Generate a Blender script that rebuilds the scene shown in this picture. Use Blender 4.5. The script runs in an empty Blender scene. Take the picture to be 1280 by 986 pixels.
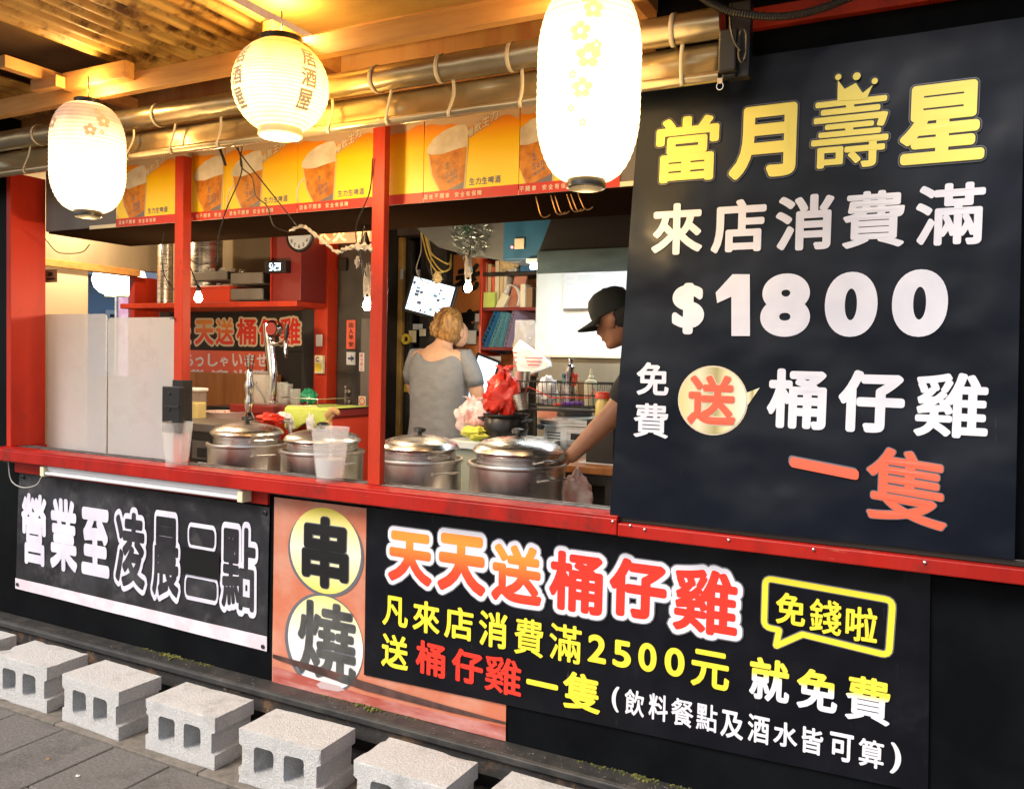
import bpy, math, random
from mathutils import Vector, Matrix, noise
random.seed(7)
sc = bpy.context.scene
COL = sc.collection
R = math.radians

# ------------------------------------------------------------------ camera
EYE = Vector((0, 0, 1.667))
YAW, PITCH, ROLL, FPX = R(27.4), R(2.2), R(1.3), 1050.0
fw = Vector((-math.sin(YAW)*math.cos(PITCH), math.cos(YAW)*math.cos(PITCH), -math.sin(PITCH)))
rt0 = Vector((math.cos(YAW), math.sin(YAW), 0)); up0 = rt0.cross(fw)
rt = rt0*math.cos(ROLL) + up0*math.sin(ROLL); upv = -rt0*math.sin(ROLL) + up0*math.cos(ROLL)
cd = bpy.data.cameras.new('camera'); cam = bpy.data.objects.new('camera', cd); COL.objects.link(cam)
cam.matrix_world = Matrix(((rt.x, upv.x, -fw.x, EYE.x), (rt.y, upv.y, -fw.y, EYE.y), (rt.z, upv.z, -fw.z, EYE.z), (0, 0, 0, 1)))
cd.sensor_width = 36; cd.lens = 36*FPX/1280; cd.clip_start = .05; cd.clip_end = 500
sc.camera = cam

# ------------------------------------------------------------------ light
EL, AZ = R(44), R(205)
w = bpy.data.worlds.new('World'); sc.world = w; w.use_nodes = True
nt = w.node_tree; sky = nt.nodes.new('ShaderNodeTexSky'); sky.sky_type = 'NISHITA'; sky.sun_disc = False
sky.sun_elevation = EL; sky.sun_rotation = AZ; sky.dust_density = 3; sky.air_density = 1.0
nt.links.new(sky.outputs[0], nt.nodes['Background'].inputs[0]); nt.nodes['Background'].inputs[1].default_value = .10
sl = bpy.data.lights.new('sun', 'SUN'); sl.energy = 1.9; sl.angle = R(25); sl.color = (1, .94, .86)
so = bpy.data.objects.new('sun', sl); COL.objects.link(so)
sd = Vector((math.sin(AZ)*math.cos(EL), math.cos(AZ)*math.cos(EL), math.sin(EL)))
so.rotation_euler = sd.to_track_quat('Z', 'Y').to_euler()
sc.view_settings.view_transform = 'Standard'; sc.view_settings.look = 'None'
sc.view_settings.exposure = 0.85; sc.view_settings.gamma = 1
sc.cycles.use_denoising = True
sc.cycles.max_bounces = 8; sc.cycles.transparent_max_bounces = 16
sc.cycles.sample_clamp_indirect = 6

def at(u, v, y):
    """the point of the plane y = const seen at photo position u, v"""
    d = fw + rt*((u-640)/FPX) - upv*((v-493)/FPX)
    return EYE + d*(y/d.y)
def rect(u0, v0, u1, v1, y):
    um, vm = (u0+u1)/2, (v0+v1)/2
    return at(u0, vm, y).x, at(u1, vm, y).x, at(um, v1, y).z, at(um, v0, y).z

# ------------------------------------------------------------------ materials
def mat(name, col, rough=.6, metal=0, col2=None, scale=8, mixlo=.4, mixhi=.65, bump=0, bscale=60, spec=None,
        trans=0, alpha=1, emit=None, estr=0, coat=0, aniso=None, ior=None, bdet=4, scuff=None, sc_s=6, sc_an=(1, 1, 1), sc_lo=.66, dirt=None, dscale=3, dlo=.55, dhi=.8, bdist=.002, rvar=0):
    m = bpy.data.materials.new(name); m.use_nodes = True
    n = m.node_tree.nodes; L = m.node_tree.links; b = n['Principled BSDF']
    b.inputs['Base Color'].default_value = (*col, 1); b.inputs['Roughness'].default_value = rough
    b.inputs['Metallic'].default_value = metal
    if spec is not None: b.inputs['Specular IOR Level'].default_value = spec
    if trans: b.inputs['Transmission Weight'].default_value = trans
    if alpha < 1: b.inputs['Alpha'].default_value = alpha
    if coat: b.inputs['Coat Weight'].default_value = coat; b.inputs['Coat Roughness'].default_value = .08
    if ior: b.inputs['IOR'].default_value = ior
    if emit: b.inputs['Emission Color'].default_value = (*emit, 1); b.inputs['Emission Strength'].default_value = estr
    geo = n.new('ShaderNodeNewGeometry'); mp = n.new('ShaderNodeMapping'); L.new(geo.outputs['Position'], mp.inputs[0])
    if aniso: mp.inputs['Scale'].default_value = aniso
    last = None
    def nz(s, det=5, src=None, r=.6):
        t = n.new('ShaderNodeTexNoise'); t.inputs['Scale'].default_value = s; t.inputs['Detail'].default_value = det; t.inputs['Roughness'].default_value = r
        L.new(src or mp.outputs[0], t.inputs['Vector']); return t.outputs['Fac']
    def ramp(src, lo, hi):
        r = n.new('ShaderNodeMapRange'); r.inputs['From Min'].default_value = lo; r.inputs['From Max'].default_value = hi
        L.new(src, r.inputs['Value']); return r.outputs['Result']
    def mix(fac, a, c):
        x = n.new('ShaderNodeMix'); x.data_type = 'RGBA'; L.new(fac, x.inputs['Factor'])
        if isinstance(a, tuple): x.inputs['A'].default_value = (*a, 1)
        else: L.new(a, x.inputs['A'])
        x.inputs['B'].default_value = (*c, 1); return x.outputs['Result']
    if col2: last = mix(ramp(nz(scale), mixlo, mixhi), col, col2)
    if dirt: last = mix(ramp(nz(dscale, 8, geo.outputs['Position'], .7), dlo, dhi), last or col, dirt)
    if scuff:
        m2 = n.new('ShaderNodeMapping'); m2.inputs['Scale'].default_value = sc_an; L.new(geo.outputs['Position'], m2.inputs[0])
        last = mix(ramp(nz(sc_s, 9, m2.outputs[0], .75), sc_lo, sc_lo+.12), last or col, scuff)
    if last: L.new(last, b.inputs['Base Color'])
    if rvar: 
        r = n.new('ShaderNodeMapRange'); r.inputs['To Min'].default_value = max(.02, rough-rvar); r.inputs['To Max'].default_value = min(1, rough+rvar)
        r.inputs['From Min'].default_value = .3; r.inputs['From Max'].default_value = .7
        L.new(nz(scale*1.7, 6), r.inputs['Value']); L.new(r.outputs[0], b.inputs['Roughness'])
    if bump:
        bp = n.new('ShaderNodeBump'); bp.inputs['Strength'].default_value = bump; bp.inputs['Distance'].default_value = bdist
        L.new(nz(bscale, bdet), bp.inputs['Height']); L.new(bp.outputs[0], b.inputs['Normal'])
    return m

def grad_mat(name, stops, rough=.45, axis='Z', spec=.5):
    """print whose ink runs from one colour to another over the piece (its own extent)"""
    m = bpy.data.materials.new(name); m.use_nodes = True
    n = m.node_tree.nodes; L = m.node_tree.links; b = n['Principled BSDF']; b.inputs['Roughness'].default_value = rough
    tc = n.new('ShaderNodeTexCoord'); sp = n.new('ShaderNodeSeparateXYZ'); L.new(tc.outputs['Generated'], sp.inputs[0])
    cr = n.new('ShaderNodeValToRGB'); L.new(sp.outputs[axis], cr.inputs[0])
    e = cr.color_ramp.elements
    while len(e) < len(stops): e.new(.5)
    for k, (p, c) in enumerate(stops): e[k].position = p; e[k].color = (*c, 1)
    L.new(cr.outputs[0], b.inputs['Base Color']); return m

M = {}
M['red'] = mat('red_painted_wood', (.40, .012, .006), .45, spec=.3, col2=(.27, .008, .005), scale=5, aniso=(1, 1, .25), bump=.25, bscale=40, scuff=(.50, .14, .09), sc_s=5, sc_an=(1, 2, 9), sc_lo=.62, dirt=(.07, .018, .014), dlo=.54, dhi=.8, dscale=9, rvar=.12)
M['red_post'] = mat('warm_red_painted_wood', (.52, .026, .006), .5, spec=.3, col2=(.40, .018, .005), scale=5, aniso=(1, 1, .25), bump=.3, bscale=40, dirt=(.12, .02, .012), dlo=.6, dhi=.85, dscale=7)
M['red_orange'] = mat('orange_red_painted_wood', (.50, .040, .010), .5, spec=.3, col2=(.36, .022, .007), scale=6, aniso=(1, 1, .2), bump=.25, bscale=50, scuff=(.16, .03, .02), sc_s=5, sc_an=(6, 6, 1), sc_lo=.60, dirt=(.10, .025, .018), dlo=.57, dhi=.85, dscale=11)
M['blackwall'] = mat('black_painted_sheet', (.003, .0035, .0045), .5, spec=.06, col2=(.006, .007, .008), scale=3, bump=.15, bscale=18, dirt=(.022, .022, .020), dlo=.64, dhi=1.0, dscale=5)
M['vinyl_black'] = mat('black_vinyl', (.003, .0035, .006), .38, spec=.2, col2=(.006, .0065, .010), scale=4, bump=.6, bscale=4, bdist=.04, bdet=1.5, scuff=(.075, .08, .09), sc_s=4, sc_an=(9, 1, .8), sc_lo=.63, dirt=(.030, .032, .036), dlo=.60, dhi=1.0, dscale=4)
M['vinyl_navy'] = mat('navy_black_vinyl', (.004, .0065, .013), .34, spec=.24, col2=(.006, .009, .016), scale=3, bump=.5, bscale=4, bdist=.045, bdet=1.5, scuff=(.05, .055, .06), sc_s=4, sc_an=(7, 1, .7), sc_lo=.66, dirt=(.022, .026, .034), dlo=.62, dhi=1.1, dscale=3)
M['vinyl_grey'] = mat('faded_black_vinyl', (.014, .014, .017), .5, spec=.3, col2=(.036, .036, .042), scale=4, bump=.5, bscale=6, bdist=.02, bdet=2, dirt=(.15, .145, .15), dlo=.52, dhi=.95, dscale=5)
M['tape'] = mat('black_tape', (.006, .006, .007), .3)
M['white_print'] = mat('white_print', (.80, .79, .84), .45, col2=(.70, .69, .76), scale=5, bump=.2, bscale=9, bdist=.004)
M['lilac_print'] = mat('faded_white_print', (.62, .60, .70), .5, col2=(.74, .72, .80), scale=6, bump=.3, bscale=9, bdist=.005)
M['strip_print'] = mat('stained_white_print', (.66, .56, .62), .5, col2=(.74, .70, .76), scale=9, dirt=(.35, .12, .14), dlo=.66, dhi=.8, dscale=10)
M['yellow_print'] = mat('yellow_print', (.86, .72, .045), .42, bump=.2, bscale=9, bdist=.004)
M['yellow_soft'] = mat('lemon_print', (.90, .76, .14), .42, bump=.2, bscale=9, bdist=.004)
M['red_print'] = mat('red_print', (.75, .035, .018), .42, bump=.2, bscale=9, bdist=.004)
M['coral_print'] = mat('coral_print', (.78, .13, .065), .42, bump=.2, bscale=9, bdist=.004)
M['orange_red_print'] = grad_mat('orange_to_red_print', [(0, (.80, .045, .02)), (.35, (.80, .07, .02)), (.8, (.85, .30, .04))])
M['yellow_white_print'] = grad_mat('yellow_over_white_print', [(0, (.78, .77, .84)), (.48, (.78, .77, .84)), (.62, (.86, .72, .06))])
M['shadow_print'] = mat('black_ink', (.008, .008, .009), .4)
M['grey_ink'] = mat('grey_ink', (.13, .13, .15), .45)
M['cream_print'] = mat('cream_print', (.72, .60, .42), .5)
M['gold_print'] = grad_mat('gold_to_white_print', [(0, (.75, .62, .25)), (.3, (.80, .74, .50)), (.55, (.42, .35, .14)), (.7, (.80, .72, .40)), (1, (.85, .82, .7))], axis='X')
M['disc_print'] = grad_mat('yellow_disc_print', [(0, (.82, .66, .12)), (.5, (.86, .84, .62)), (1, (.80, .66, .06))])
M['disc_print2'] = grad_mat('pale_disc_print', [(0, (.70, .70, .70)), (.5, (.80, .80, .76)), (1, (.80, .72, .22))])
M['salmon'] = mat('salmon_vinyl', (.56, .17, .09), .42, col2=(.60, .27, .18), scale=6, bump=.3, bscale=9, bdist=.006)
M['concrete'] = mat('concrete_block', (.47, .465, .455), .95, col2=(.62, .61, .59), scale=150, bump=1, bscale=150, bdist=.006, dirt=(.27, .26, .245), dlo=.54, dhi=.80, dscale=7)
M['paver'] = mat('granite_paver', (.115, .108, .102), .9, col2=(.185, .174, .164), scale=90, bump=.6, bscale=150, bdist=.002, dirt=(.055, .052, .045), dlo=.50, dhi=.74, dscale=3.5)
M['kerb'] = mat('kerb_stone', (.20, .175, .15), .9, col2=(.13, .12, .10), scale=25, bump=.6, bscale=120)
M['soil'] = mat('dark_soil', (.035, .03, .025), .95, col2=(.07, .06, .05), scale=40, bump=.8, bscale=60, bdist=.01)
M['ledge'] = mat('dirty_steel_ledge', (.024, .024, .024), .5, col2=(.050, .047, .043), scale=9, bump=.5, bscale=30, bdist=.004, dirt=(.13, .10, .07), dlo=.62, dhi=.78, dscale=9)
M['rust'] = mat('rusted_steel', (.030, .027, .025), .8, col2=(.16, .09, .05), scale=9, mixlo=.53, mixhi=.68, bump=.9, bscale=25, bdist=.008, dirt=(.36, .32, .24), dlo=.62, dhi=.72, dscale=16)
M['moss'] = mat('moss', (.045, .055, .012), .95, col2=(.16, .15, .03), scale=50, bump=.8, bscale=200)
M['timber'] = mat('raw_timber', (.62, .33, .10), .5, col2=(.48, .22, .06), scale=7, aniso=(.25, 1.5, 3), bump=.3, bscale=30, dirt=(.14, .07, .03), dlo=.68, dhi=.9, dscale=7)
M['plywood'] = mat('old_plywood', (.36, .19, .06), .6, col2=(.30, .12, .04), scale=5, aniso=(3, 1, .5))
M['corrug'] = mat('stained_plastic_sheet', (.66, .46, .16), .45, col2=(.46, .25, .06), scale=7, aniso=(1.6, .3, 1), dirt=(.13, .055, .015), dlo=.50, dhi=.64, dscale=9, bump=.4, bscale=40, bdist=.004)
m_ = M['corrug']; n_ = m_.node_tree.nodes; b_ = n_['Principled BSDF']; tr_ = n_.new('ShaderNodeBsdfTranslucent'); mx_ = n_.new('ShaderNodeMixShader'); mx_.inputs[0].default_value = .35
src_ = b_.inputs['Base Color'].links[0].from_socket; m_.node_tree.links.new(src_, tr_.inputs[0]); m_.node_tree.links.new(b_.outputs[0], mx_.inputs[1]); m_.node_tree.links.new(tr_.outputs[0], mx_.inputs[2]); m_.node_tree.links.new(mx_.outputs[0], n_['Material Output'].inputs[0])
M['olivepanel'] = mat('yellowed_panel', (.42, .30, .10), .5, col2=(.30, .20, .06), scale=2.5, aniso=(.5, 2, 1))
M['soffit'] = mat('brown_soffit', (.20, .12, .06), .6, col2=(.15, .085, .04), scale=2)
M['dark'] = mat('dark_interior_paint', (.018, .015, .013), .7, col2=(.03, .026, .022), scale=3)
M['hoodgrey'] = mat('grey_hood_sheet', (.15, .13, .115), .5, col2=(.10, .085, .075), scale=4, aniso=(1, 1, .3), rvar=.1)
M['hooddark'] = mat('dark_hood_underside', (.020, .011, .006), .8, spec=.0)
M['pvc'] = mat('rolled_clear_curtain', (.50, .42, .28), .33, col2=(.36, .29, .18), scale=2.5, bump=.5, bscale=5, bdist=.014, bdet=2, coat=.2, rvar=.06, metal=.85)
M['pvc2'] = mat('clear_curtain_film', (.54, .45, .28), .28, col2=(.40, .31, .18), scale=2.5, bump=.5, bscale=5, bdist=.012, bdet=2, coat=.2, metal=.75)
M['strap'] = mat('yellowed_strap', (.56, .49, .37), .6)
M['steel'] = mat('brushed_steel', (.82, .80, .77), .3, 1, col2=(.50, .48, .45), scale=6, aniso=(.6, .6, 8), rvar=.1, bump=.08, bscale=30)
M['steel_dark'] = mat('used_steel', (.84, .81, .76), .34, 1, col2=(.66, .60, .52), scale=5, aniso=(1, 1, .3), rvar=.08, bump=.04, bscale=12)
M['chrome'] = mat('chrome', (.8, .8, .8), .08, 1)
M['iron'] = mat('dark_iron', (.05, .045, .04), .45, .7)
M['black_plastic'] = mat('black_plastic', (.012, .012, .013), .35)
M['black_rubber'] = mat('black_rubber', (.012, .012, .012), .6)
M['white_plastic'] = mat('white_plastic', (.72, .72, .72), .4)
M['white_metal'] = mat('white_enamel', (.84, .84, .86), .3, dirt=(.4, .36, .34), dlo=.68, dhi=.85, dscale=12)
M['frost'] = mat('frosted_plastic', (.78, .77, .75), .20, alpha=.20, col2=(.92, .92, .92), scale=5, bump=.15, bscale=12, bdist=.004)
M['frost2'] = mat('clouded_acrylic', (.70, .69, .68), .10, alpha=.52, col2=(.78, .77, .76), scale=2, bump=.2, bscale=4, bdist=.01, coat=.6, dirt=(.6, .56, .55), dlo=.5, dhi=.8, dscale=4)
M['water'] = mat('water', (.85, .9, .92), .05, alpha=.35)
M['glass'] = mat('clear_glass', (.80, .85, .85), .04, alpha=.15)
M['skin'] = mat('skin', (.52, .27, .17), .5, col2=(.48, .23, .14), scale=12)
M['skin_pale'] = mat('pale_skin', (.66, .40, .26), .5, col2=(.60, .34, .22), scale=12)
M['hair'] = mat('dyed_blond_hair', (.24, .115, .035), .45, col2=(.50, .29, .09), scale=30, aniso=(2, 2, .4), bump=.6, bscale=60, bdist=.01)
M['dress'] = mat('grey_knit', (.25, .26, .275), .85, col2=(.22, .23, .245), scale=18, aniso=(1, 1, 1.7), bump=.55, bscale=5, bdist=.03, bdet=2)
M['black_cloth'] = mat('black_cotton', (.014, .014, .016), .85, bump=.4, bscale=40)
M['cap'] = mat('dark_green_cotton', (.005, .009, .009), .8, bump=.3, bscale=90)
M['redbag'] = mat('red_plastic_film', (.78, .04, .02), .28, col2=(.55, .02, .012), scale=9, bump=.5, bscale=22, bdist=.015, coat=.3)
M['pinkbag'] = mat('pink_striped_film', (.80, .62, .62), .3, col2=(.80, .35, .36), scale=14, aniso=(3, 3, .3), mixlo=.5, mixhi=.6, bump=.5, bscale=20, bdist=.015)
M['clearbag'] = mat('clear_plastic_film', (.70, .72, .75), .15, alpha=.26, bump=1, bscale=22, bdist=.02)
M['whitebag'] = mat('white_plastic_film', (.80, .82, .86), .3, bump=.8, bscale=20, bdist=.02)
M['yellow_cloth'] = mat('yellow_cloth', (.72, .72, .12), .9, bump=.6, bscale=50, bdist=.01)
M['lime_cloth'] = mat('lime_cloth', (.62, .74, .16), .85, col2=(.54, .68, .14), scale=10, bump=.5, bscale=70, bdist=.004)
M['redplastic'] = mat('red_plastic', (.62, .05, .02), .35)
M['pinkplastic'] = mat('pale_pink_plastic', (.74, .58, .54), .35)
M['brownwood'] = mat('varnished_plywood', (.42, .17, .045), .42, col2=(.30, .11, .03), scale=4, aniso=(4, 1, .4), bump=.1)
M['concretewall'] = mat('beige_plaster', (.32, .26, .17), .85, col2=(.25, .20, .13), scale=3, aniso=(1, 1, .3), bump=.3, bscale=30)
M['cream'] = mat('cream_board', (.84, .74, .52), .7)
M['orangepaper'] = mat('orange_panel', (.70, .26, .07), .6, col2=(.62, .20, .05), scale=3)
M['yellowpost'] = mat('ochre_tube', (.58, .36, .10), .5, col2=(.35, .2, .06), scale=6)
M['whiteboard'] = mat('whiteboard', (.72, .82, .85), .25)
M['paper'] = mat('paper', (.66, .70, .74), .8)
M['greyink2'] = mat('pale_grey_ink', (.60, .65, .69), .8)
M['manila'] = mat('manila_card', (.72, .56, .28), .75)
M['creamplastic'] = mat('cream_plastic', (.78, .72, .48), .4)
M['bluebox'] = mat('blue_sheet_metal', (.02, .12, .22), .5, col2=(.015, .09, .17), scale=4)
M['blueplastic'] = mat('blue_plastic', (.03, .14, .30), .4)
M['tealplastic'] = mat('teal_plastic', (.12, .30, .34), .4)
M['lilacplastic'] = mat('mauve_plastic', (.30, .22, .30), .45)
M['greytarp'] = mat('grey_sheet', (.12, .125, .12), .6, bump=.5, bscale=6, bdist=.02)
M['tealsteel'] = mat('teal_grey_steel', (.16, .23, .24), .3, .6, col2=(.11, .16, .17), scale=4, aniso=(1, 1, 3))
M['tinsel'] = mat('silver_tinsel', (.20, .24, .22), .3, .7)
M['tinsel_green'] = mat('green_tinsel', (.02, .08, .05), .4)
M['cable_yellow'] = mat('yellow_cable', (.60, .44, .10), .5)
M['wire'] = mat('black_wire', (.010, .009, .008), .5)
M['wirewhite'] = mat('pale_wire', (.45, .42, .38), .5)
M['foil'] = mat('crumpled_wrap', (.60, .54, .45), .3, alpha=.8, bump=1, bscale=50, bdist=.01)
M['copper'] = mat('brassy_hook', (.55, .30, .12), .3, .9)
M['green'] = mat('green_plastic', (.02, .28, .14), .35)
M['purple'] = mat('purple_plastic', (.12, .03, .30), .4)
M['sauce'] = mat('pale_yellow_liquid', (.66, .52, .14), .3)
M['cardboard'] = mat('cardboard', (.34, .20, .10), .8)
M['pinksack'] = mat('pink_printed_sack', (.52, .26, .24), .6, col2=(.70, .62, .60), scale=14)
M['ginger'] = mat('tan_bristle', (.55, .33, .14), .8, bump=.6, bscale=60)
M['bone'] = mat('white_ceramic', (.72, .68, .60), .35)
M['yellowsticker'] = mat('yellow_sticker', (.75, .55, .06), .5)
M['navyink'] = mat('navy_ink', (.03, .04, .16), .5)
M['darkred'] = mat('dark_red_paint', (.20, .015, .012), .5)
M['farwall'] = mat('blue_grey_facade', (.30, .42, .55), .7)
M['farglass'] = mat('dark_window', (.02, .025, .04), .15)
M['pinkpost'] = mat('pink_banner_cloth', (.50, .25, .40), .7, col2=(.6, .45, .55), scale=12)
M['beer'] = grad_mat('beer_glow_print', [(0, (.96, .66, .005)), (.5, (.96, .58, .005)), (.66, (.90, .34, .005)), (.8, (.60, .13, .01)), (1, (.5, .10, .01))], rough=.4)
M['beerfoam'] = mat('foam_band_print', (.50, .36, .24), .5)
M['mugline'] = mat('mug_outline_print', (.62, .48, .22), .5)
M['mugfoam'] = mat('foam_print', (.74, .68, .56), .5, col2=(.56, .47, .35), scale=10)
M['mugbeer'] = mat('mug_print', (.66, .24, .006), .5, col2=(.38, .11, .004), scale=22)
M['mugbase'] = mat('mug_base_print', (.16, .12, .10), .3)
M['beerred'] = mat('warning_red_print', (.58, .035, .012), .5)

def emis(name, col, s, col2=None, z0=0, z1=1, s2=None):
    m = bpy.data.materials.new(name); m.use_nodes = True; b = m.node_tree.nodes['Principled BSDF']
    b.inputs['Base Color'].default_value = (.6, .55, .5, 1); b.inputs['Roughness'].default_value = .7
    b.inputs['Emission Color'].default_value = (*col, 1); b.inputs['Emission Strength'].default_value = s
    if col2:   # the lamp inside sits low, so the paper glows most there
        n = m.node_tree.nodes; L = m.node_tree.links
        tc = n.new('ShaderNodeTexCoord'); sp = n.new('ShaderNodeSeparateXYZ'); L.new(tc.outputs['Generated'], sp.inputs[0])
        cr = n.new('ShaderNodeValToRGB'); L.new(sp.outputs['Z'], cr.inputs[0]); e = cr.color_ramp.elements
        e[0].position = z0; e[0].color = (*col, 1); e[1].position = z1; e[1].color = (*[c*s2/s for c in col2], 1)
        # bamboo hoops inside dim the paper in rings, the paper itself is uneven
        wv = n.new('ShaderNodeMath'); wv.operation = 'MULTIPLY'; wv.inputs[1].default_value = 165; L.new(sp.outputs['Z'], wv.inputs[0])
        sn = n.new('ShaderNodeMath'); sn.operation = 'SINE'; L.new(wv.outputs[0], sn.inputs[0])
        nz_ = n.new('ShaderNodeTexNoise'); nz_.inputs['Scale'].default_value = 7; nz_.inputs['Detail'].default_value = 4; L.new(tc.outputs['Generated'], nz_.inputs['Vector'])
        r1 = n.new('ShaderNodeMapRange'); r1.inputs['From Min'].default_value = -1; r1.inputs['To Min'].default_value = .66; r1.inputs['To Max'].default_value = 1.08; L.new(sn.outputs[0], r1.inputs['Value'])
        r2 = n.new('ShaderNodeMapRange'); r2.inputs['From Min'].default_value = .3; r2.inputs['From Max'].default_value = .7; r2.inputs['To Min'].default_value = .8; r2.inputs['To Max'].default_value = 1.15; L.new(nz_.outputs['Fac'], r2.inputs['Value'])
        mm = n.new('ShaderNodeMath'); mm.operation = 'MULTIPLY'; L.new(r1.outputs[0], mm.inputs[0]); L.new(r2.outputs[0], mm.inputs[1])
        ms = n.new('ShaderNodeMath'); ms.operation = 'MULTIPLY'; ms.inputs[1].default_value = s; L.new(mm.outputs[0], ms.inputs[0]); L.new(ms.outputs[0], b.inputs['Emission Strength'])
        L.new(cr.outputs[0], b.inputs['Emission Color'])
    return m
M['lantern'] = emis('lantern_paper', (1, .66, .30), 2.9, (1, .50, .26), .40, .84, .40)
M['lantern2'] = emis('round_lantern_paper', (1, .56, .115), 4.2, (1, .42, .03), .42, .90, .8)
M['lantern3'] = emis('bright_lantern_paper', (1, .66, .28), 3.3, (1, .60, .24), .6, 1, 1.0)
M['lanternfar'] = emis('far_lantern_paper', (1, .93, .80), 5)
M['flower'] = emis('lit_gold_flower_print', (.90, .58, .14), .85)
M['flowerbrown'] = emis('lit_brown_flower_print', (.60, .24, .05), .38)
M['inkbrown'] = emis('lit_brown_ink', (.35, .15, .03), .35)
M['bulb'] = emis('lit_bulb', (1, .85, .6), 60)
M['tube'] = emis('lit_tube', (.9, .97, 1), 12)
M['digits'] = emis('clock_digits', (.65, .85, 1), 4)
M['screen'] = emis('screen_glow', (.55, .75, .9), 1.5)
M['redled'] = emis('red_led', (1, .1, .1), 5)
M['neon'] = emis('sign_glow', (1, .22, .04), .7)
M['neonline'] = emis('sign_line_glow', (1, .75, .2), 1.4)

# ------------------------------------------------------------------ geometry helpers
class MB:
    def __init__(s): s.v = []; s.f = []; s.m = []
    def add(s, vs, fs, mi=0):
        k = len(s.v); s.v += [tuple(p) for p in vs]; s.f += [tuple(i+k for i in f) for f in fs]; s.m += [mi]*len(fs); return s
    def box(s, x0, x1, y0, y1, z0, z1, mi=0, Mx=None):
        vs = [Vector(p) for p in ((x0, y0, z0), (x1, y0, z0), (x1, y1, z0), (x0, y1, z0), (x0, y0, z1), (x1, y0, z1), (x1, y1, z1), (x0, y1, z1))]
        if Mx: vs = [Mx @ p for p in vs]
        return s.add(vs, [(3, 2, 1, 0), (4, 5, 6, 7), (0, 1, 5, 4), (1, 2, 6, 5), (2, 3, 7, 6), (3, 0, 4, 7)], mi)
    def tube(s, pts, r, n=8, mi=0, caps=True, closed=False):
        pts = [Vector(p) for p in pts]; N = len(pts); rs = r if isinstance(r, (list, tuple)) else [r]*N
        vs = []; prev = None
        for i, p in enumerate(pts):
            t = (pts[(i+1) % N]-pts[i-1]) if closed else (pts[min(i+1, N-1)]-pts[max(i-1, 0)])
            t = t.normalized() if t.length > 0 else Vector((0, 0, 1))
            if prev is None: a = t.cross(Vector((0, 0, 1)) if abs(t.z) < .9 else Vector((1, 0, 0))).normalized()
            else: a = (prev - t*prev.dot(t)).normalized()
            prev = a; b = t.cross(a)
            for k in range(n):
                an = 2*math.pi*k/n; vs.append(p + (a*math.cos(an)+b*math.sin(an))*rs[i])
        fs = [(i*n+k, i*n+(k+1) % n, ((i+1) % N)*n+(k+1) % n, ((i+1) % N)*n+k) for i in range(N if closed else N-1) for k in range(n)]
        if caps and not closed: fs += [tuple(range(n-1, -1, -1)), tuple((N-1)*n+k for k in range(n))]
        return s.add(vs, fs, mi)
    def lathe(s, prof, c=(0, 0, 0), n=32, mi=0, sx=1, sy=1, Mx=None):
        vs = []
        for r, z in prof:
            for k in range(n):
                a = 2*math.pi*k/n; p = Vector((c[0]+r*sx*math.cos(a), c[1]+r*sy*math.sin(a), c[2]+z)); vs.append(Mx @ p if Mx else p)
        fs = [(i*n+k, i*n+(k+1) % n, (i+1)*n+(k+1) % n, (i+1)*n+k) for i in range(len(prof)-1) for k in range(n)]
        if prof[0][0] > 1e-6: fs.append(tuple(range(n-1, -1, -1)))
        if prof[-1][0] > 1e-6: fs.append(tuple((len(prof)-1)*n+k for k in range(n)))
        return s.add(vs, fs, mi)
    def openlathe(s, prof, c=(0, 0, 0), n=32, mi=0, sx=1, sy=1):
        k0 = len(s.f); s.lathe(prof, c, n, mi, sx, sy)
        for _ in range((prof[0][0] > 1e-6)+(prof[-1][0] > 1e-6)): s.f.pop(); s.m.pop()
        return s
    def blob(s, c, r, seed=0, amp=.25, f=2.0, n=20, m=14, mi=0, shape=None):
        """a lumpy closed skin: bags, cloth heaps"""
        vs = []; c = Vector(c)
        for i in range(m+1):
            th = math.pi*i/m
            for k in range(n):
                ph = 2*math.pi*k/n
                d = Vector((math.sin(th)*math.cos(ph), math.sin(th)*math.sin(ph), -math.cos(th)))
                q = 1+amp*noise.noise(d*f+Vector((seed*7.1, seed*3.3, seed))) + amp*.5*noise.noise(d*f*2.7+Vector((seed, 5, 1)))
                p = Vector((d.x*r[0], d.y*r[1], d.z*r[2]))*q
                if shape: p = shape(p, i/m)
                vs.append(c+p)
        fs = [(i*n+k, i*n+(k+1) % n, (i+1)*n+(k+1) % n, (i+1)*n+k) for i in range(m) for k in range(n)]
        return s.add(vs, fs, mi)
    def prism(s, poly, y0, y1, mi=0):
        """poly: (x, z) corners, counter-clockwise seen from -y"""
        n = len(poly); vs = [(x, y0, z) for x, z in poly]+[(x, y1, z) for x, z in poly]
        return s.add(vs, [tuple(range(n)), tuple(range(2*n-1, n-1, -1))]+[(i, i+n, (i+1) % n+n, (i+1) % n) for i in range(n)], mi)
    def build(s, name, mats, parent=None, smooth=False, bevel=0, seg=2, **pr):
        me = bpy.data.meshes.new(name); me.from_pydata(s.v, [], s.f)
        mats = mats if isinstance(mats, (list, tuple)) else [mats]
        for k in mats: me.materials.append(M[k] if isinstance(k, str) else k)
        if len(mats) > 1: me.polygons.foreach_set('material_index', s.m)
        me.update()
        if smooth: me.shade_smooth(); me.set_sharp_from_angle(angle=R(40))
        return link(name, me, parent, bevel, seg, **pr)
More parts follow.
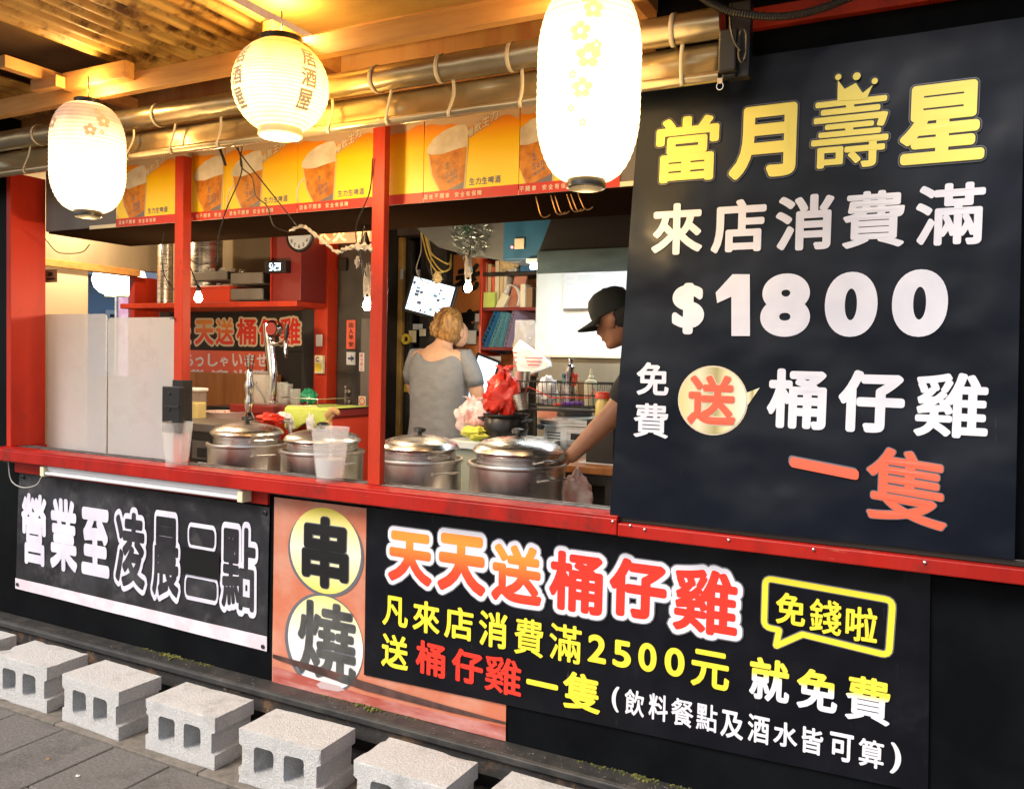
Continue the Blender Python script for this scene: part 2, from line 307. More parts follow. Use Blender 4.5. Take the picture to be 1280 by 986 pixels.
def link(name, me, parent=None, bevel=0, seg=2, **pr):
    o = bpy.data.objects.new(name, me); COL.objects.link(o)
    if parent: o.parent = parent; o.matrix_parent_inverse = parent.matrix_basis.inverted()
    if bevel:
        b = o.modifiers.new('bevel', 'BEVEL'); b.width = bevel; b.segments = seg; b.limit_method = 'ANGLE'; b.angle_limit = R(35)
    for k, v in pr.items(): o[k] = v
    return o
def empty(name, loc=(0, 0, 0), label=None, category=None, group=None, kind=None):
    o = bpy.data.objects.new(name, None); COL.objects.link(o); o.location = loc; o.empty_display_size = .1
    tag(o, label, category, group, kind); return o
def tag(o, label=None, category=None, group=None, kind=None):
    if label: o['label'] = label
    if category: o['category'] = category
    if group: o['group'] = group
    if kind: o['kind'] = kind
    return o
def bx(name, m, x0, x1, y0, y1, z0, z1, parent=None, bevel=.003, **pr):
    return MB().box(x0, x1, y0, y1, z0, z1).build(name, m, parent, bevel=bevel, **pr)
def copy_tree(o, loc, rz=None, parent=None):
    c = o.copy(); COL.objects.link(c)
    if parent: c.parent = parent
    else:
        c.location = loc
        if rz is not None: c.rotation_euler.z = rz
    for ch in o.children: copy_tree(ch, None, None, c)
    return c
def spline(pts, n=8):
    """smooth path through points"""
    P = [Vector(p) for p in pts]; P = [P[0]*2-P[1]]+P+[P[-1]*2-P[-2]]; out = []
    for i in range(1, len(P)-2):
        for k in range(n):
            t = k/n; a, b, c, d = P[i-1:i+3]
            out.append(.5*((2*b)+(c-a)*t+(2*a-5*b+4*c-d)*t*t+(3*b-a-3*c+d)*t**3))
    return out+[P[-2]]
def skin(name, V, E, Rr, m, parent=None, sub=2, **pr):
    me = bpy.data.meshes.new(name); me.from_pydata(V, E, []); o = bpy.data.objects.new(name, me); COL.objects.link(o)
    o.modifiers.new('s', 'SKIN'); sv = me.skin_vertices[0].data if me.skin_vertices else None
    if sv is None:
        bpy.context.view_layer.objects.active = o
        raise RuntimeError('no skin layer')
    for i, r in enumerate(Rr): sv[i].radius = r if isinstance(r, tuple) else (r, r)
    sv[0].use_root = True
    ss = o.modifiers.new('ss', 'SUBSURF'); ss.levels = sub; ss.render_levels = sub
    dg = bpy.context.evaluated_depsgraph_get(); me2 = bpy.data.meshes.new_from_object(o.evaluated_get(dg))
    bpy.data.objects.remove(o); me2.materials.clear(); me2.materials.append(M[m]); me2.shade_smooth(); me2.name = name
    return link(name, me2, parent, **pr)

# ------------------------------------------------------------------ lettering
_g = {}; _loops = {}
def loops_of(c):
    """outlines of a character as rounded closed polylines"""
    if c in _loops: return _loops[c]
    cu = bpy.data.curves.new('t', 'FONT'); cu.body = c; cu.size = 1
    o = bpy.data.objects.new('t', cu); COL.objects.link(o)
    cc = o.to_curve(bpy.context.evaluated_depsgraph_get()); out = []
    from mathutils.geometry import interpolate_bezier
    res_n = 10 if c < '~' else 5
    for sp in cc.splines:
        bp = sp.bezier_points; n = len(bp); lp = []
        for i in range(n):
            p, q = bp[i], bp[(i+1) % n]
            straight = (p.handle_right-p.co).length < 1e-6 and (q.handle_left-q.co).length < 1e-6
            d = (q.co-p.co); cr_ = abs(d.cross(p.handle_right-p.co).z)+abs(d.cross(q.handle_left-q.co).z)
            if straight or cr_ < 1e-5*max(d.length, 1e-6): lp.append(p.co.to_2d())
            else: lp += [v.to_2d() for v in interpolate_bezier(p.co, p.handle_right, q.handle_left, q.co, res_n)[:-1]]
        cl = []
        for p in lp:
            if not cl or (p-cl[-1]).length > 1e-4: cl.append(p)
        lp = cl
        if len(lp) < 3: continue
        res = []; n = len(lp)
        for i in range(n):
            a, b_, d = Vector(lp[i-1]), Vector(lp[i]), Vector(lp[(i+1) % n])
            u, v = a-b_, d-b_
            if u.length < 1e-5 or v.length < 1e-5: continue
            if u.angle(v) > 2.75: res.append(b_); continue
            ru, rv = min(.014, u.length*.45), min(.014, v.length*.45)
            pu, pv = b_+u.normalized()*ru, b_+v.normalized()*rv
            for t in (0, .25, .5, .75, 1): res.append(pu*(1-t)**2+b_*2*t*(1-t)+pv*t*t)
        out.append(res)
    o.to_curve_clear(); bpy.data.objects.remove(o); bpy.data.curves.remove(cu)
    _loops[c] = out; return out
def glyph(c, bev):
    k = (c, bev)
    if k not in _g:
        cu = bpy.data.curves.new('t', 'CURVE'); cu.dimensions = '2D'; cu.fill_mode = 'BOTH'; cu.bevel_depth = bev; cu.bevel_resolution = 1
        for lp in loops_of(c):
            sp = cu.splines.new('POLY'); sp.points.add(len(lp)-1)
            for i, p in enumerate(lp): sp.points[i].co = (p.x, p.y, 0, 1)
            sp.use_cyclic_u = True
        o = bpy.data.objects.new('t', cu); COL.objects.link(o)
        me = bpy.data.meshes.new_from_object(o.evaluated_get(bpy.context.evaluated_depsgraph_get()))
        bpy.data.objects.remove(o); bpy.data.curves.remove(cu)
        V = [tuple(v.co) for v in me.vertices]; F = [tuple(p.vertices) for p in me.polygons]; bpy.data.meshes.remove(me)
        _g[k] = (V, F)
    return _g[k]
def glyph_mesh(c, bev, box, m, ref=None, y=0, dep=.02, shear=0, surf=None, name='character', parent=None, fit=None):
    """one printed character filling box = (x0, x1, z0, z1); ref = stroke weight the box was measured for"""
    ref = bev if ref is None else ref
    V0, _ = glyph(c, ref); V, F = glyph(c, bev)
    xs = [p[0] for p in V0]; ys = [p[1] for p in V0]; a, b, d, e = min(xs), max(xs), min(ys), max(ys)
    x0, x1, z0, z1 = box; sx = (x1-x0)/(b-a); sz = (z1-z0)/(e-d) if e-d > .01 else sx
    out = []
    zc = (d+e)/2 ; mz = (z0+z1)/2; xc = (x0+x1)/2
    for p in V:
        X = x0+(p[0]-a)*sx; Z = mz+(p[1]-zc)*sz + shear*(x0+(p[0]-a)*sx-xc); Y = y-(p[2]+bev)*dep
        if surf: Y += surf(X, Z)
        out.append((X, Y, Z))
    me = bpy.data.meshes.new(name); me.from_pydata(out, [], F); me.materials.append(M[m]); me.shade_smooth() if False else None
    return link(name, me, parent)
def px_char(c, u0, v0, u1, v1, y, m, bev=.03, parent=None, surf=None, out=(), shear=0, dy=0):
    b = rect(u0, v0, u1, v1, y)
    for k, (mo, bo) in enumerate(out):
        glyph_mesh(c, bo, b, mo, ref=bev, y=y-.0012*(k+1)+dy, dep=.004, surf=surf, parent=parent, shear=shear, name='character_outline')
    return glyph_mesh(c, bev, b, m, y=y-.0012*(len(out)+1)+dy, dep=.004, surf=surf, parent=parent, shear=shear)
def row(text, x0, x1, z, h, y, m, bev=.02, parent=None, surf=None, fill=.86, out=()):
    n = len(text); st = (x1-x0)/n
    for i, c in enumerate(text):
        if c == ' ': continue
        b = (x0+st*(i+(1-fill)/2), x0+st*(i+1-(1-fill)/2), z-h/2, z+h/2)
        for k, (mo, bo) in enumerate(out): glyph_mesh(c, bo, b, mo, ref=bev, y=y-.0012*(k+1), dep=.004, surf=surf, parent=parent, name='character_outline')
        glyph_mesh(c, bev, b, m, y=y-.0012*(len(out)+1), dep=.004, surf=surf, parent=parent)
def sheet(name, corners, y, m, parent=None, surf=None, nx=40, nz=24, th=.0015, mi=None):
    """a vinyl sheet: corners BL, BR, TR, TL as (x, z) on plane y, with its own thickness"""
    bl, br, tr, tl = [Vector(c) for c in corners]; V = []
    for s in (0, 1):
        for j in range(nz+1):
            for i in range(nx+1):
                a, b = i/nx, j/nz; p = (bl*(1-a)+br*a)*(1-b)+(tl*(1-a)+tr*a)*b
                V.append((p.x, y+(surf(p.x, p.y) if surf else 0)+s*th, p.y))
    q = nx+1; K = q*(nz+1); F = []
    for j in range(nz):
        for i in range(nx):
            a = j*q+i; F.append((a, a+1, a+q+1, a+q)); F.append((K+a, K+a+q, K+a+q+1, K+a+1))
    ring = [i for i in range(q)]+[j*q+nx for j in range(1, nz+1)]+[nz*q+i for i in range(nx-1, -1, -1)]+[j*q for j in range(nz-1, 0, -1)]
    for k in range(len(ring)): a, b = ring[k], ring[(k+1) % len(ring)]; F.append((a, a+K, b+K, b))
    me = bpy.data.meshes.new(name); me.from_pydata(V, [], F); me.materials.append(M[m]); me.shade_smooth(); me.set_sharp_from_angle(angle=R(50))
    return link(name, me, parent)
def disc(name, u0, v0, u1, v1, y, m, parent, n=40, ring=None, surf=None):
    x0, x1, z0, z1 = rect(u0, v0, u1, v1, y); cx, cz, a, b = (x0+x1)/2, (z0+z1)/2, (x1-x0)/2, (z1-z0)/2
    if ring:
        V = []; F = []
        for k in range(n):
            t = 2*math.pi*k/n; V += [(cx+a*math.cos(t), y, cz+b*math.sin(t)), (cx+(a-ring)*math.cos(t), y, cz+(b-ring)*math.sin(t))]
        for k in range(n): p, q = 2*k, 2*((k+1) % n); F.append((p, q, q+1, p+1))
    else: V = [(cx+a*math.cos(2*math.pi*k/n), y, cz+b*math.sin(2*math.pi*k/n)) for k in range(n)]; F = [tuple(range(n))]
    V = [(p[0], p[1]+(surf(p[0], p[2]) if surf else 0), p[2]) for p in V]
    return MB().add(V, F).build(name, m, parent)
def polyprint(name, pts, y, m, parent, surf=None):
    P = [at(u, v, y) for u, v in pts]
    return MB().add([(p.x, y+(surf(p.x, p.z) if surf else 0), p.z) for p in P], [tuple(range(len(P)))]).build(name, m, parent)

# ================================================================== GROUND
MB().add([(-60, -60, -.03), (60, -60, -.03), (60, 60, -.03), (-60, 60, -.03)], [(0, 1, 2, 3)]).build('ground', 'soil', kind='structure')
pave = empty('pavement', (-2, 1, 0), kind='structure')
bx('bedding', 'soil', -8, 3, -3, 2.355, -.028, -.012, pave, 0)
meshes = []
for k in range(4):
    m = MB().box(-.1645, .1645, -.332, .332, -.03, 0).build('paver', 'paver', pave, bevel=.004, seg=1)
    meshes.append(m.data); bpy.data.objects.remove(m)
cnt = 0
for i in range(-8, 9):
    for j in range(0, 7):
        x = -3.077+.335*i+.1675; y1 = 2.352-.67*j+(-.385+.67 if i % 2 == 0 else 0)
        if x > 1.6 or x < -5.4: continue
        yc = y1-.335
        if j == 0 and i % 2 == 0:
            MB().box(x-.1645, x+.1645, 1.970, 2.350, -.03, random.uniform(-.001, .001)).build('paver', 'paver', pave, bevel=.004, seg=1); continue
        if yc < -1.6: continue
        o = link('paver', random.choice(meshes), pave); o.location = (x, yc, random.uniform(-.0015, .0015))
        o.rotation_euler = (random.uniform(-.002, .002), random.uniform(-.003, .003), 0)
        b = o.modifiers.new('bevel', 'BEVEL'); b.width = .004; b.segments = 1
# the pieces above are placed in world space under the pavement
for o in pave.children: o.matrix_parent_inverse = pave.matrix_basis.inverted()
x = -8.0
while x < 2.5:
    L_ = .9; bx('kerb_slab', 'kerb', x, x+L_-.004, 2.362, 2.70, -.02, .001+random.uniform(-.001, .001), pave, .004); x += L_
bx('gutter_bed', 'soil', -8, 3, 2.70, 3.2, -.03, .004, pave, 0)

for (u, v, c, m, lb) in ((97, 969, 1, 'bone', 'white paper scrap on the pavement at the lower left'), (12, 872, 2, 'bone', 'white chip lying at the foot of the far left block'), (60, 948, 3, 'cardboard', 'brown dry leaf fragment on the pavement in front of the second block')):
    d = fw+rt*((u-640)/FPX)-upv*((v-493)/FPX); p = EYE+d*((.004-EYE.z)/d.z)
    tag(MB().blob(p, (.009, .006, .003), c, .6).build('litter_scrap', m, smooth=True), lb, 'litter')
# ------------------------------------------------------------------ concrete blocks
def block_mesh():
    W_, D_, H_ = .39, .19, .195
    mb = MB()
    # end notches on the outline, two cells through the depth
    out = [(-W_/2, 0), (W_/2, 0), (W_/2, .055), (W_/2-.018, .062), (W_/2-.018, H_-.062), (W_/2, H_-.055), (W_/2, H_), (-W_/2, H_), (-W_/2, H_-.055), (-W_/2+.018, H_-.062), (-W_/2+.018, .062), (-W_/2, .055)]
    import bmesh
    bm = bmesh.new(); edges = []
    def loop(pts):
        vs = [bm.verts.new((x, -D_/2, z)) for x, z in pts]
        return [bm.edges.new((vs[i], vs[(i+1) % len(vs)])) for i in range(len(vs))]
    edges += loop(out)
    for cx in (-.072, .072):
        hw, z0, z1, r = .047, .046, H_-.050, .016; pts = []
        for (qx, qz, a0) in ((cx+hw-r, z1-r, 0), (cx-hw+r, z1-r, 90), (cx-hw+r, z0+r, 180), (cx+hw-r, z0+r, 270)):
            for a in (0, 30, 60, 90): pts.append((qx+r*math.cos(R(a0+a)), qz+r*math.sin(R(a0+a))))
        edges += loop(pts)
    bmesh.ops.triangle_fill(bm, edges=edges, use_beauty=True)
    g = bmesh.ops.extrude_face_region(bm, geom=bm.faces[:]); bmesh.ops.translate(bm, vec=(0, D_, 0), verts=[v for v in g['geom'] if isinstance(v, bmesh.types.BMVert)])
    bmesh.ops.recalc_face_normals(bm, faces=bm.faces)
    me = bpy.data.meshes.new('concrete_block'); bm.to_mesh(me); bm.free(); me.materials.append(M['concrete']); return me
def worn(k):
    import bmesh
    me = block_mesh(); bm = bmesh.new(); bm.from_mesh(me)
    bmesh.ops.subdivide_edges(bm, edges=[e for e in bm.edges if e.calc_length() > .03], cuts=3, use_grid_fill=True)
    bmesh.ops.subdivide_edges(bm, edges=[e for e in bm.edges if e.calc_length() > .02], cuts=1, use_grid_fill=True)
    for v in bm.verts:
        p = v.co; q = Vector((p.x*9, p.y*9, p.z*9+k*5)); edge = (abs(abs(p.x)-.195) < .002)+(abs(abs(p.y)-.095) < .002)+(p.z < .002 or p.z > .193)
        a = .0016*noise.noise(q*3); v.co += v.normal*a
        if edge >= 2:
            c_ = noise.noise(q*4.5+Vector((9, k, 2)))
            if c_ > .28: v.co -= v.normal*.012*(c_-.28)*2.2
            v.co -= v.normal*.0012
    bm.to_mesh(me); bm.free(); me.shade_smooth(); me.set_sharp_from_angle(angle=R(32)); return me
bms = [worn(k) for k in range(7)]
lab = ['concrete block at the far left end of the row, only its right side in frame',
       'concrete block with cracked cell wall, second from the left end of the row',
       'concrete block standing below the left half of the opening-hours banner',
       'concrete block standing below the right end of the opening-hours banner',
       'concrete block below the orange skewer banner, fourth whole one from the left',
       'concrete block at the bottom edge below the pink strip of the banner',
       'rightmost concrete block, only its top corner showing at the bottom edge']
for i in range(7):
    x = -2.755+.542*(i-3)+(.0, .01, -.005, 0, .0, .01, .0)[i]
    o = link('concrete_block', bms[i], None); o.location = (x, 2.508+(0, .006, -.004, .004, -.003, .005, 0)[i], .001); o.rotation_euler.z = R((1, 1.6, -1.8, .8, 2.0, -.6, -1.5)[i]); o.scale = (1.02, 1.14, 1.10)
    tag(o, lab[i], 'concrete block', 'concrete blocks lined up along the foot of the stall')

# ================================================================== STALL
st = empty('food_stall', (-2, 3.5, 0), 'black food stall with red sill and posts round an open kitchen counter', 'food stall')
def P_(name, m, x0, x1, y0, y1, z0, z1, bevel=.003, **k): return bx(name, m, x0, x1, y0, y1, z0, z1, st, bevel, **k)
XL = at(9, 400, 2.78).x
M['track'] = mat('worn_aluminium_track', (.20, .19, .18), .42, .7, col2=(.10, .095, .09), scale=14, dirt=(.05, .03, .02), dlo=.52, dhi=.7, dscale=12)
P_('lower_wall', 'blackwall', -6.2, 1.6, 2.80, 2.84, .212, 1.058)
P_('upper_wall', 'blackwall', -.93, 1.6, 2.80, 2.86, 1.132, 3.3)
P_('end_wall', 'blackwall', -6.2, XL-.003, 2.80, 2.86, 1.132, 3.3)
P_('base_beam', 'dark', -6.2, 1.6, 2.84, 2.95, .0, .210)
# ledge: folded steel lip with rust below
led = MB(); led.prism([(0, 0), (1, 0), (1, 1), (0, 1)], 0, 1); led = MB()
pr = [(2.798, .210), (2.798, .226), (2.715, .222), (2.702, .216), (2.700, .192), (2.712, .188), (2.716, .206)]
V = [(x, y, z) for x in (-6.2, 1.6) for y, z in pr]; n = len(pr)
led.add(V, [tuple(range(n-1, -1, -1)), tuple(range(n, 2*n))]+[(i, (i+1) % n, n+(i+1) % n, n+i) for i in range(n)])
led.build('base_ledge', 'ledge', st, bevel=.003)
P_('rusty_skirt', 'rust', -6.2, 1.6, 2.722, 2.735, .115, .206, .002)
zs0 = 1.084; zs1 = zs0+.065
P_('sill', 'red', XL-.02, -.985, 2.70, 2.868, zs0, zs1-.008, .004)
P_('sill_lip', 'red', XL-.02, -.985, 2.704, 2.80, zs1-.008, zs1, .002)
P_('sill', 'red', -.983, 1.6, 2.701, 2.798, at(957, 692.6, 2.70).z, at(957, 675, 2.70).z, .004)
P_('sill_stub', 'red', XL-.02, XL+.05, 2.87, 2.975, zs0, zs1-.001, .003)
for k, (y, h) in enumerate(((2.806, .010), (2.832, .008), (2.856, .010))):
    P_('window_rail', 'track', XL+.05, -.96, y, y+.006, zs1-.008, zs1-.006+h, .001)
# posts
P_('corner_post', 'red_post', XL, at(14.5, 400, 2.78).x, 2.775, 2.972, zs1, 2.62, .003)
p1 = [at(u, 361, 2.8).x for u in (215, 225.5)]; p2 = [at(u, 361, 2.8).x for u in (463, 478.5)]
P_('post', 'red_orange', p1[0], p1[1], 2.812, 2.862, zs1, 2.60, .003)
P_('post', 'red_orange', p2[0], p2[1], 2.80, 2.835, zs1, 2.70, .003)
# hood with posters
P_('hood', 'hoodgrey', -4.37, -.95, 2.895, 3.43, 2.315, 2.80, .003)
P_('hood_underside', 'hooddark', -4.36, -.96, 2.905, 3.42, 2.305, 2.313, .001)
P_('hood_lip', 'cream', -4.0, -.95, 2.889, 2.894, 2.308, 2.326, .001)
P_('fascia', 'plywood', -6.2, -.93, 2.86, 2.885, 2.665, 3.3, .002)
# inside shell
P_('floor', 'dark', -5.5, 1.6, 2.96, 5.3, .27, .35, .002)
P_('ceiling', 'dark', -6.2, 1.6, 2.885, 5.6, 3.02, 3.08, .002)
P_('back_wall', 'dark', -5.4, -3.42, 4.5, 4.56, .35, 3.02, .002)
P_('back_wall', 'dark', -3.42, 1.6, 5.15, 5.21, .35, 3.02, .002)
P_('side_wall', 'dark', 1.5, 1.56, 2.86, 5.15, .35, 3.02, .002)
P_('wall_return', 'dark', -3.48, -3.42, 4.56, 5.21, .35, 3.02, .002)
# left side wall x = -5.4 with window to the street
xs = -5.46; 
def sidey(u, x=-5.4):   # distance into the stall at which photo column u meets the side wall
    lo, hi = 2.0, 5.5
    for _ in range(40):
        m = (lo+hi)/2
        if at(u, 400, m).x < x: hi = m
        else: lo = m
    return m
ya, yb = sidey(110), sidey(168)
za = at(80, 326, sidey(80)).z; 
P_('side_wall_upper', 'concretewall', xs, -5.4, 2.86, 4.5, za+.0, 3.02, .002)
P_('side_wall_panel', 'cream', xs, -5.4, 2.86, ya, 1.0, za-.05, .002)
P_('side_wall_lower', 'concretewall', xs, -5.4, ya, yb, .35, 1.50, .002)
P_('side_wall_corner', 'red_orange', xs, -5.4, yb, 4.5, .35, za-.05, .002)
P_('lintel', 'timber', xs-.01, -5.37, 2.86, 4.3, za-.05, za, .002)
# end wall of the building above the sill behind partitions
P_('inner_counter', 'steel_dark', -5.3, -.9, 2.99, 3.60, .92, .955, .003)
P_('inner_counter_front', 'dark', -5.3, -.9, 2.99, 3.02, .35, .92, .003)

# moss and grit on the ledge
mo = MB()
for k in range(1300):
    x = random.uniform(-4.6, .6); 
    if noise.noise(Vector((x*1.7, 3, 0))) < .05: continue
    r = random.uniform(.002, .005)+max(0, noise.noise(Vector((x*6, 1, 4))))*.016; y = 2.797-abs(random.gauss(0, .014)); mo.blob((x, y, .226), (r, r, r*.8), k, .4, 2, 5, 3)
tag(mo.build('moss', 'moss'), 'green moss growing along the black steel ledge under the banners', 'moss', kind='stuff')
gr = MB()
for k in range(1400):
    x = random.uniform(-5.2, .6); a = random.random(); r = random.uniform(.001, .0032)
    if a < .3: p = (x, random.uniform(2.71, 2.79), .224)
    elif a < .6: p = (x, random.uniform(2.35, 2.40), .001)
    else: p = (x, random.uniform(1.2, 2.7), .001)
    gr.blob(p, (r*1.5, r, r*.7), k, .4, 2, 4, 2)
tag(gr.build('grit', 'kerb'), 'pale grit scattered over pavement and ledge', 'grit', kind='stuff')

# ================================================================== ROOF / AWNING outside
aw = empty('awning', (-2.5, 2.2, 2.8), 'timber framed awning roof with stained corrugated sheet above the lanterns', 'awning')
def A_(name, m, *b, bevel=.003, **k): return bx(name, m, *b, aw, bevel, **k)
A_('soffit', 'soffit', -6.5, -3.335, 1.45, 2.86, 3.06, 3.09); A_('soffit', 'soffit', -2.375, -.5, 1.45, 2.86, 3.06, 3.09); A_('soffit', 'soffit', -.499, 1.6, 2.2, 2.86, 3.06, 3.09)  # right piece, out of view, cut short so sky light reaches the banner
A_('beam', 'timber', -5.6, .6, 2.465, 2.505, 2.786, 2.866)
A_('soffit_panel', 'olivepanel', -2.36, -.5, 1.5, 2.86, 2.985, 3.0)
for (x, y0, y1, z0, z1) in ((-3.62, 2.2, 2.86, 2.868, 2.92), (-2.36, 2.45, 2.86, 2.868, 2.95), (-.95, 1.8, 2.86, 2.868, 2.93), (-4.9, 1.8, 2.86, 2.868, 2.93)):
    A_('joist', 'timber', x-.025, x+.025, y0, y1, z0, z1)
A_('cleat', 'timber', -3.53, -3.12, 2.415, 2.463, 2.826, 2.90)
A_('cleat', 'timber', -3.68, -3.50, 2.365, 2.41, 2.825, 2.875)
A_('rail', 'plywood', -5.6, 1.2, 2.70, 2.74, 2.93, 2.99)
def corr(x0, x1, y0, y1, z, name='corrugated_sheet', sl=0):
    mb = MB(); nx = int((x1-x0)/.0095); V = []; ny = 16
    for j in range(ny+1):
        for i in range(nx+1):
            X = x0+(x1-x0)*i/nx; Y = y0+(y1-y0)*j/ny
            V.append((X, Y, z+.014*math.sin(2*math.pi*X/.085)+sl*(Y-y0)+.006*noise.noise(Vector((X*2, Y*2, 0)))))
    F = [(j*(nx+1)+i, (j+1)*(nx+1)+i, (j+1)*(nx+1)+i+1, j*(nx+1)+i+1) for j in range(ny) for i in range(nx)]
    o = mb.add(V, F).build(name, 'corrug', aw, smooth=True)
    s = o.modifiers.new('t', 'SOLIDIFY'); s.thickness = .003; return o
corr(-3.33, -2.38, 1.5, 2.86, 2.962)
corr(-6.3, -3.95, 2.25, 2.86, 2.93)

# ================================================================== ROLLED CURTAINS
zr = (at(895, 27, 2.62).z+at(475, 101, 2.62).z)/2; zr_p = (at(895, 93, 2.60).z+at(475, 155, 2.60).z)/2
xr0, xr1 = -6.0, at(903, 30, 2.62).x
def roll(name, r, y, z, m, label, film=None):
    e = empty(name, (-3, y, z), label, 'rolled curtain', 'clear curtains rolled up over the counter')
    mb = MB(); V = []; nx, n = 320, 22
    for i in range(nx+1):
        X = xr0+(xr1-xr0)*i/nx
        for k in range(n):
            a = 2*math.pi*k/n
            q = 1+.05*noise.noise(Vector((X*3, math.cos(a)*.8, math.sin(a)*.8+r*50)))+.04*noise.noise(Vector((X*11, math.cos(a)*2, math.sin(a)*2)))
            V.append((X, y+r*q*math.cos(a), z+r*q*math.sin(a)))
    F = [(i*n+k, i*n+(k+1) % n, (i+1)*n+(k+1) % n, (i+1)*n+k) for i in range(nx) for k in range(n)]+[tuple(range(n-1, -1, -1)), tuple(nx*n+k for k in range(n))]
    mb.add(V, F).build('roll', m, e, smooth=True); return e
er = roll('rolled_curtain', .047, 2.62, zr, 'pvc', 'upper crumpled clear curtain roll tied with white straps')
el = roll('rolled_curtain', .018, 2.60, zr_p, 'pvc2', 'lower thin curtain roll with a clear film hanging over it')
V = []; nx = 300
zt = zr-.045
for i in range(nx+1):
    X = xr0+(xr1-.01-xr0)*i/nx
    for k in range(7):
        t = k/6; V.append((X, 2.655-.03*t+.010*noise.noise(Vector((X*5, t*2, 3)))*(1-abs(2*t-1))*2, zt+(zr_p+.012-zt)*t))
o = MB().add(V, [(i*7+k, (i+1)*7+k, (i+1)*7+k+1, i*7+k+1) for i in range(nx) for k in range(6)]).build('film', 'pvc2', el, smooth=True)
o.modifiers.new('t', 'SOLIDIFY').thickness = .002
bx('tube_end', 'black_plastic', at(903, 95, 2.6).x, at(921, 93, 2.6).x, 2.586, 2.614, zr_p-.015, zr_p+.015, el, .006)
def strap(u, y, z0, z1, r, e):
    x = at(u, 100, y).x; pts = []
    zc, h = (z0+z1)/2, (z1-z0)/2
    V = []; n = 24
    for k in range(n):
        a = 2*math.pi*k/n; Y = y+(r)*math.cos(a); Z = zc+h*math.sin(a)
        dx = .004*math.sin(a+u)
        V += [(x-.0075+dx, Y, Z), (x+.0075+dx, Y, Z)]
    o = MB().add(V, [(2*k, 2*k+1, 2*((k+1) % n)+1, 2*((k+1) % n)) for k in range(n)]).build('strap', 'strap', e, smooth=True)
    o.modifiers.new('t', 'SOLIDIFY').thickness = .0015
for u in (51, 200, 400, 472, 552, 640, 841): strap(u, 2.62, zr-.0495, zr+.0495, .0495, er)
for u in (34, 164, 217, 275, 414, 487, 565, 652, 852):
    x = at(u, 100, 2.6).x; V = []
    for i in range(15):
        t = i/14; Z = zr-.048+(zr_p-.020-zr+.048)*t; Y = 2.612-.034*t+.006*math.sin(t*5) if t < .75 else 2.5865-.010*math.sin((t-.75)*4*math.pi); w1 = x+.006*math.sin(t*4+u)
        V += [(w1-.0065, Y, Z), (w1+.0065, Y, Z)]
    MB().add(V, [(2*i, 2*i+2, 2*i+3, 2*i+1) for i in range(14)]).build('strap', 'strap', el, smooth=True).modifiers.new('t', 'SOLIDIFY').thickness = .0015

# bracket at the right end with D-ring
br = empty('curtain_bracket', at(925, 60, 2.60), 'dark steel clamp bracket holding the right end of the curtain rolls', 'bracket')
a = at(912, 40, 2.62); b = at(938, 85, 2.62)
bx('plate', 'iron', a.x, b.x, 2.60, 2.64, b.z-.03, a.z+.08, br, .004)
bx('clamp', 'iron', a.x-.02, a.x+.035, 2.565, 2.60, b.z-.02, a.z-.01, br, .006)
lk = at(929, 58, 2.56); pts = []
for k in range(20):
    t = 2*math.pi*k/20; pts.append((lk.x+.011*math.cos(t), 2.555, lk.z+.030*math.sin(t)+(.018 if math.sin(t) > 0 else -.018)))
MB().tube(pts, .0045, 6, closed=True).build('link', 'iron', br, smooth=True)
MB().tube(spline([at(914, 5, 2.56), at(913, 30, 2.55), at(918, 52, 2.545), at(926, 64, 2.55)], 6), .004, 6).build('lever', 'iron', br, smooth=True)
c = at(900, 103, 2.58)
MB().tube([(c.x+.010*math.cos(t*.3142*1), 2.58, c.z-.012+.011*math.sin(t*.3142)) for t in range(20)], .0014, 5, closed=True).build('ring', 'steel', br, smooth=True)
bx('tab', 'strap', c.x-.008, c.x+.008, 2.577, 2.583, c.z-.004, c.z+.012, br, .001)
# corrugated conduit
pts = spline([at(870, -8, 2.52), at(890, 5, 2.52), at(915, 15, 2.52), at(960, 21, 2.55), at(1000, 18, 2.58), at(1035, 8, 2.6), at(1070, -6, 2.62)], 40)
mb = MB().tube(pts, [.0105+(.0022 if i % 3 == 0 else 0) for i in range(len(pts))], 10)
tag(mb.build('flexible_conduit', 'iron', smooth=True), 'ribbed grey flexible conduit drooping above the big birthday banner', 'conduit')
# red beam above banner
a = at(936, 36, 2.78); b = at(1090, -2, 2.78)
z0, z1 = at(1000, 28, 2.775).z, at(1000, 2, 2.775).z
bx('red_beam', 'red_orange', at(925, 30, 2.77).x, 1.6, 2.765, 2.80, z0, z1, st, .003)

# ================================================================== BANNERS
def wav(A, f, seed, pin=None):
    def s(x, z): return A*(noise.noise(Vector((x*f, z*f*1.3, seed)))*1.0+.35*noise.noise(Vector((x*f*3, z*f*2.2, seed+4))))
    return s
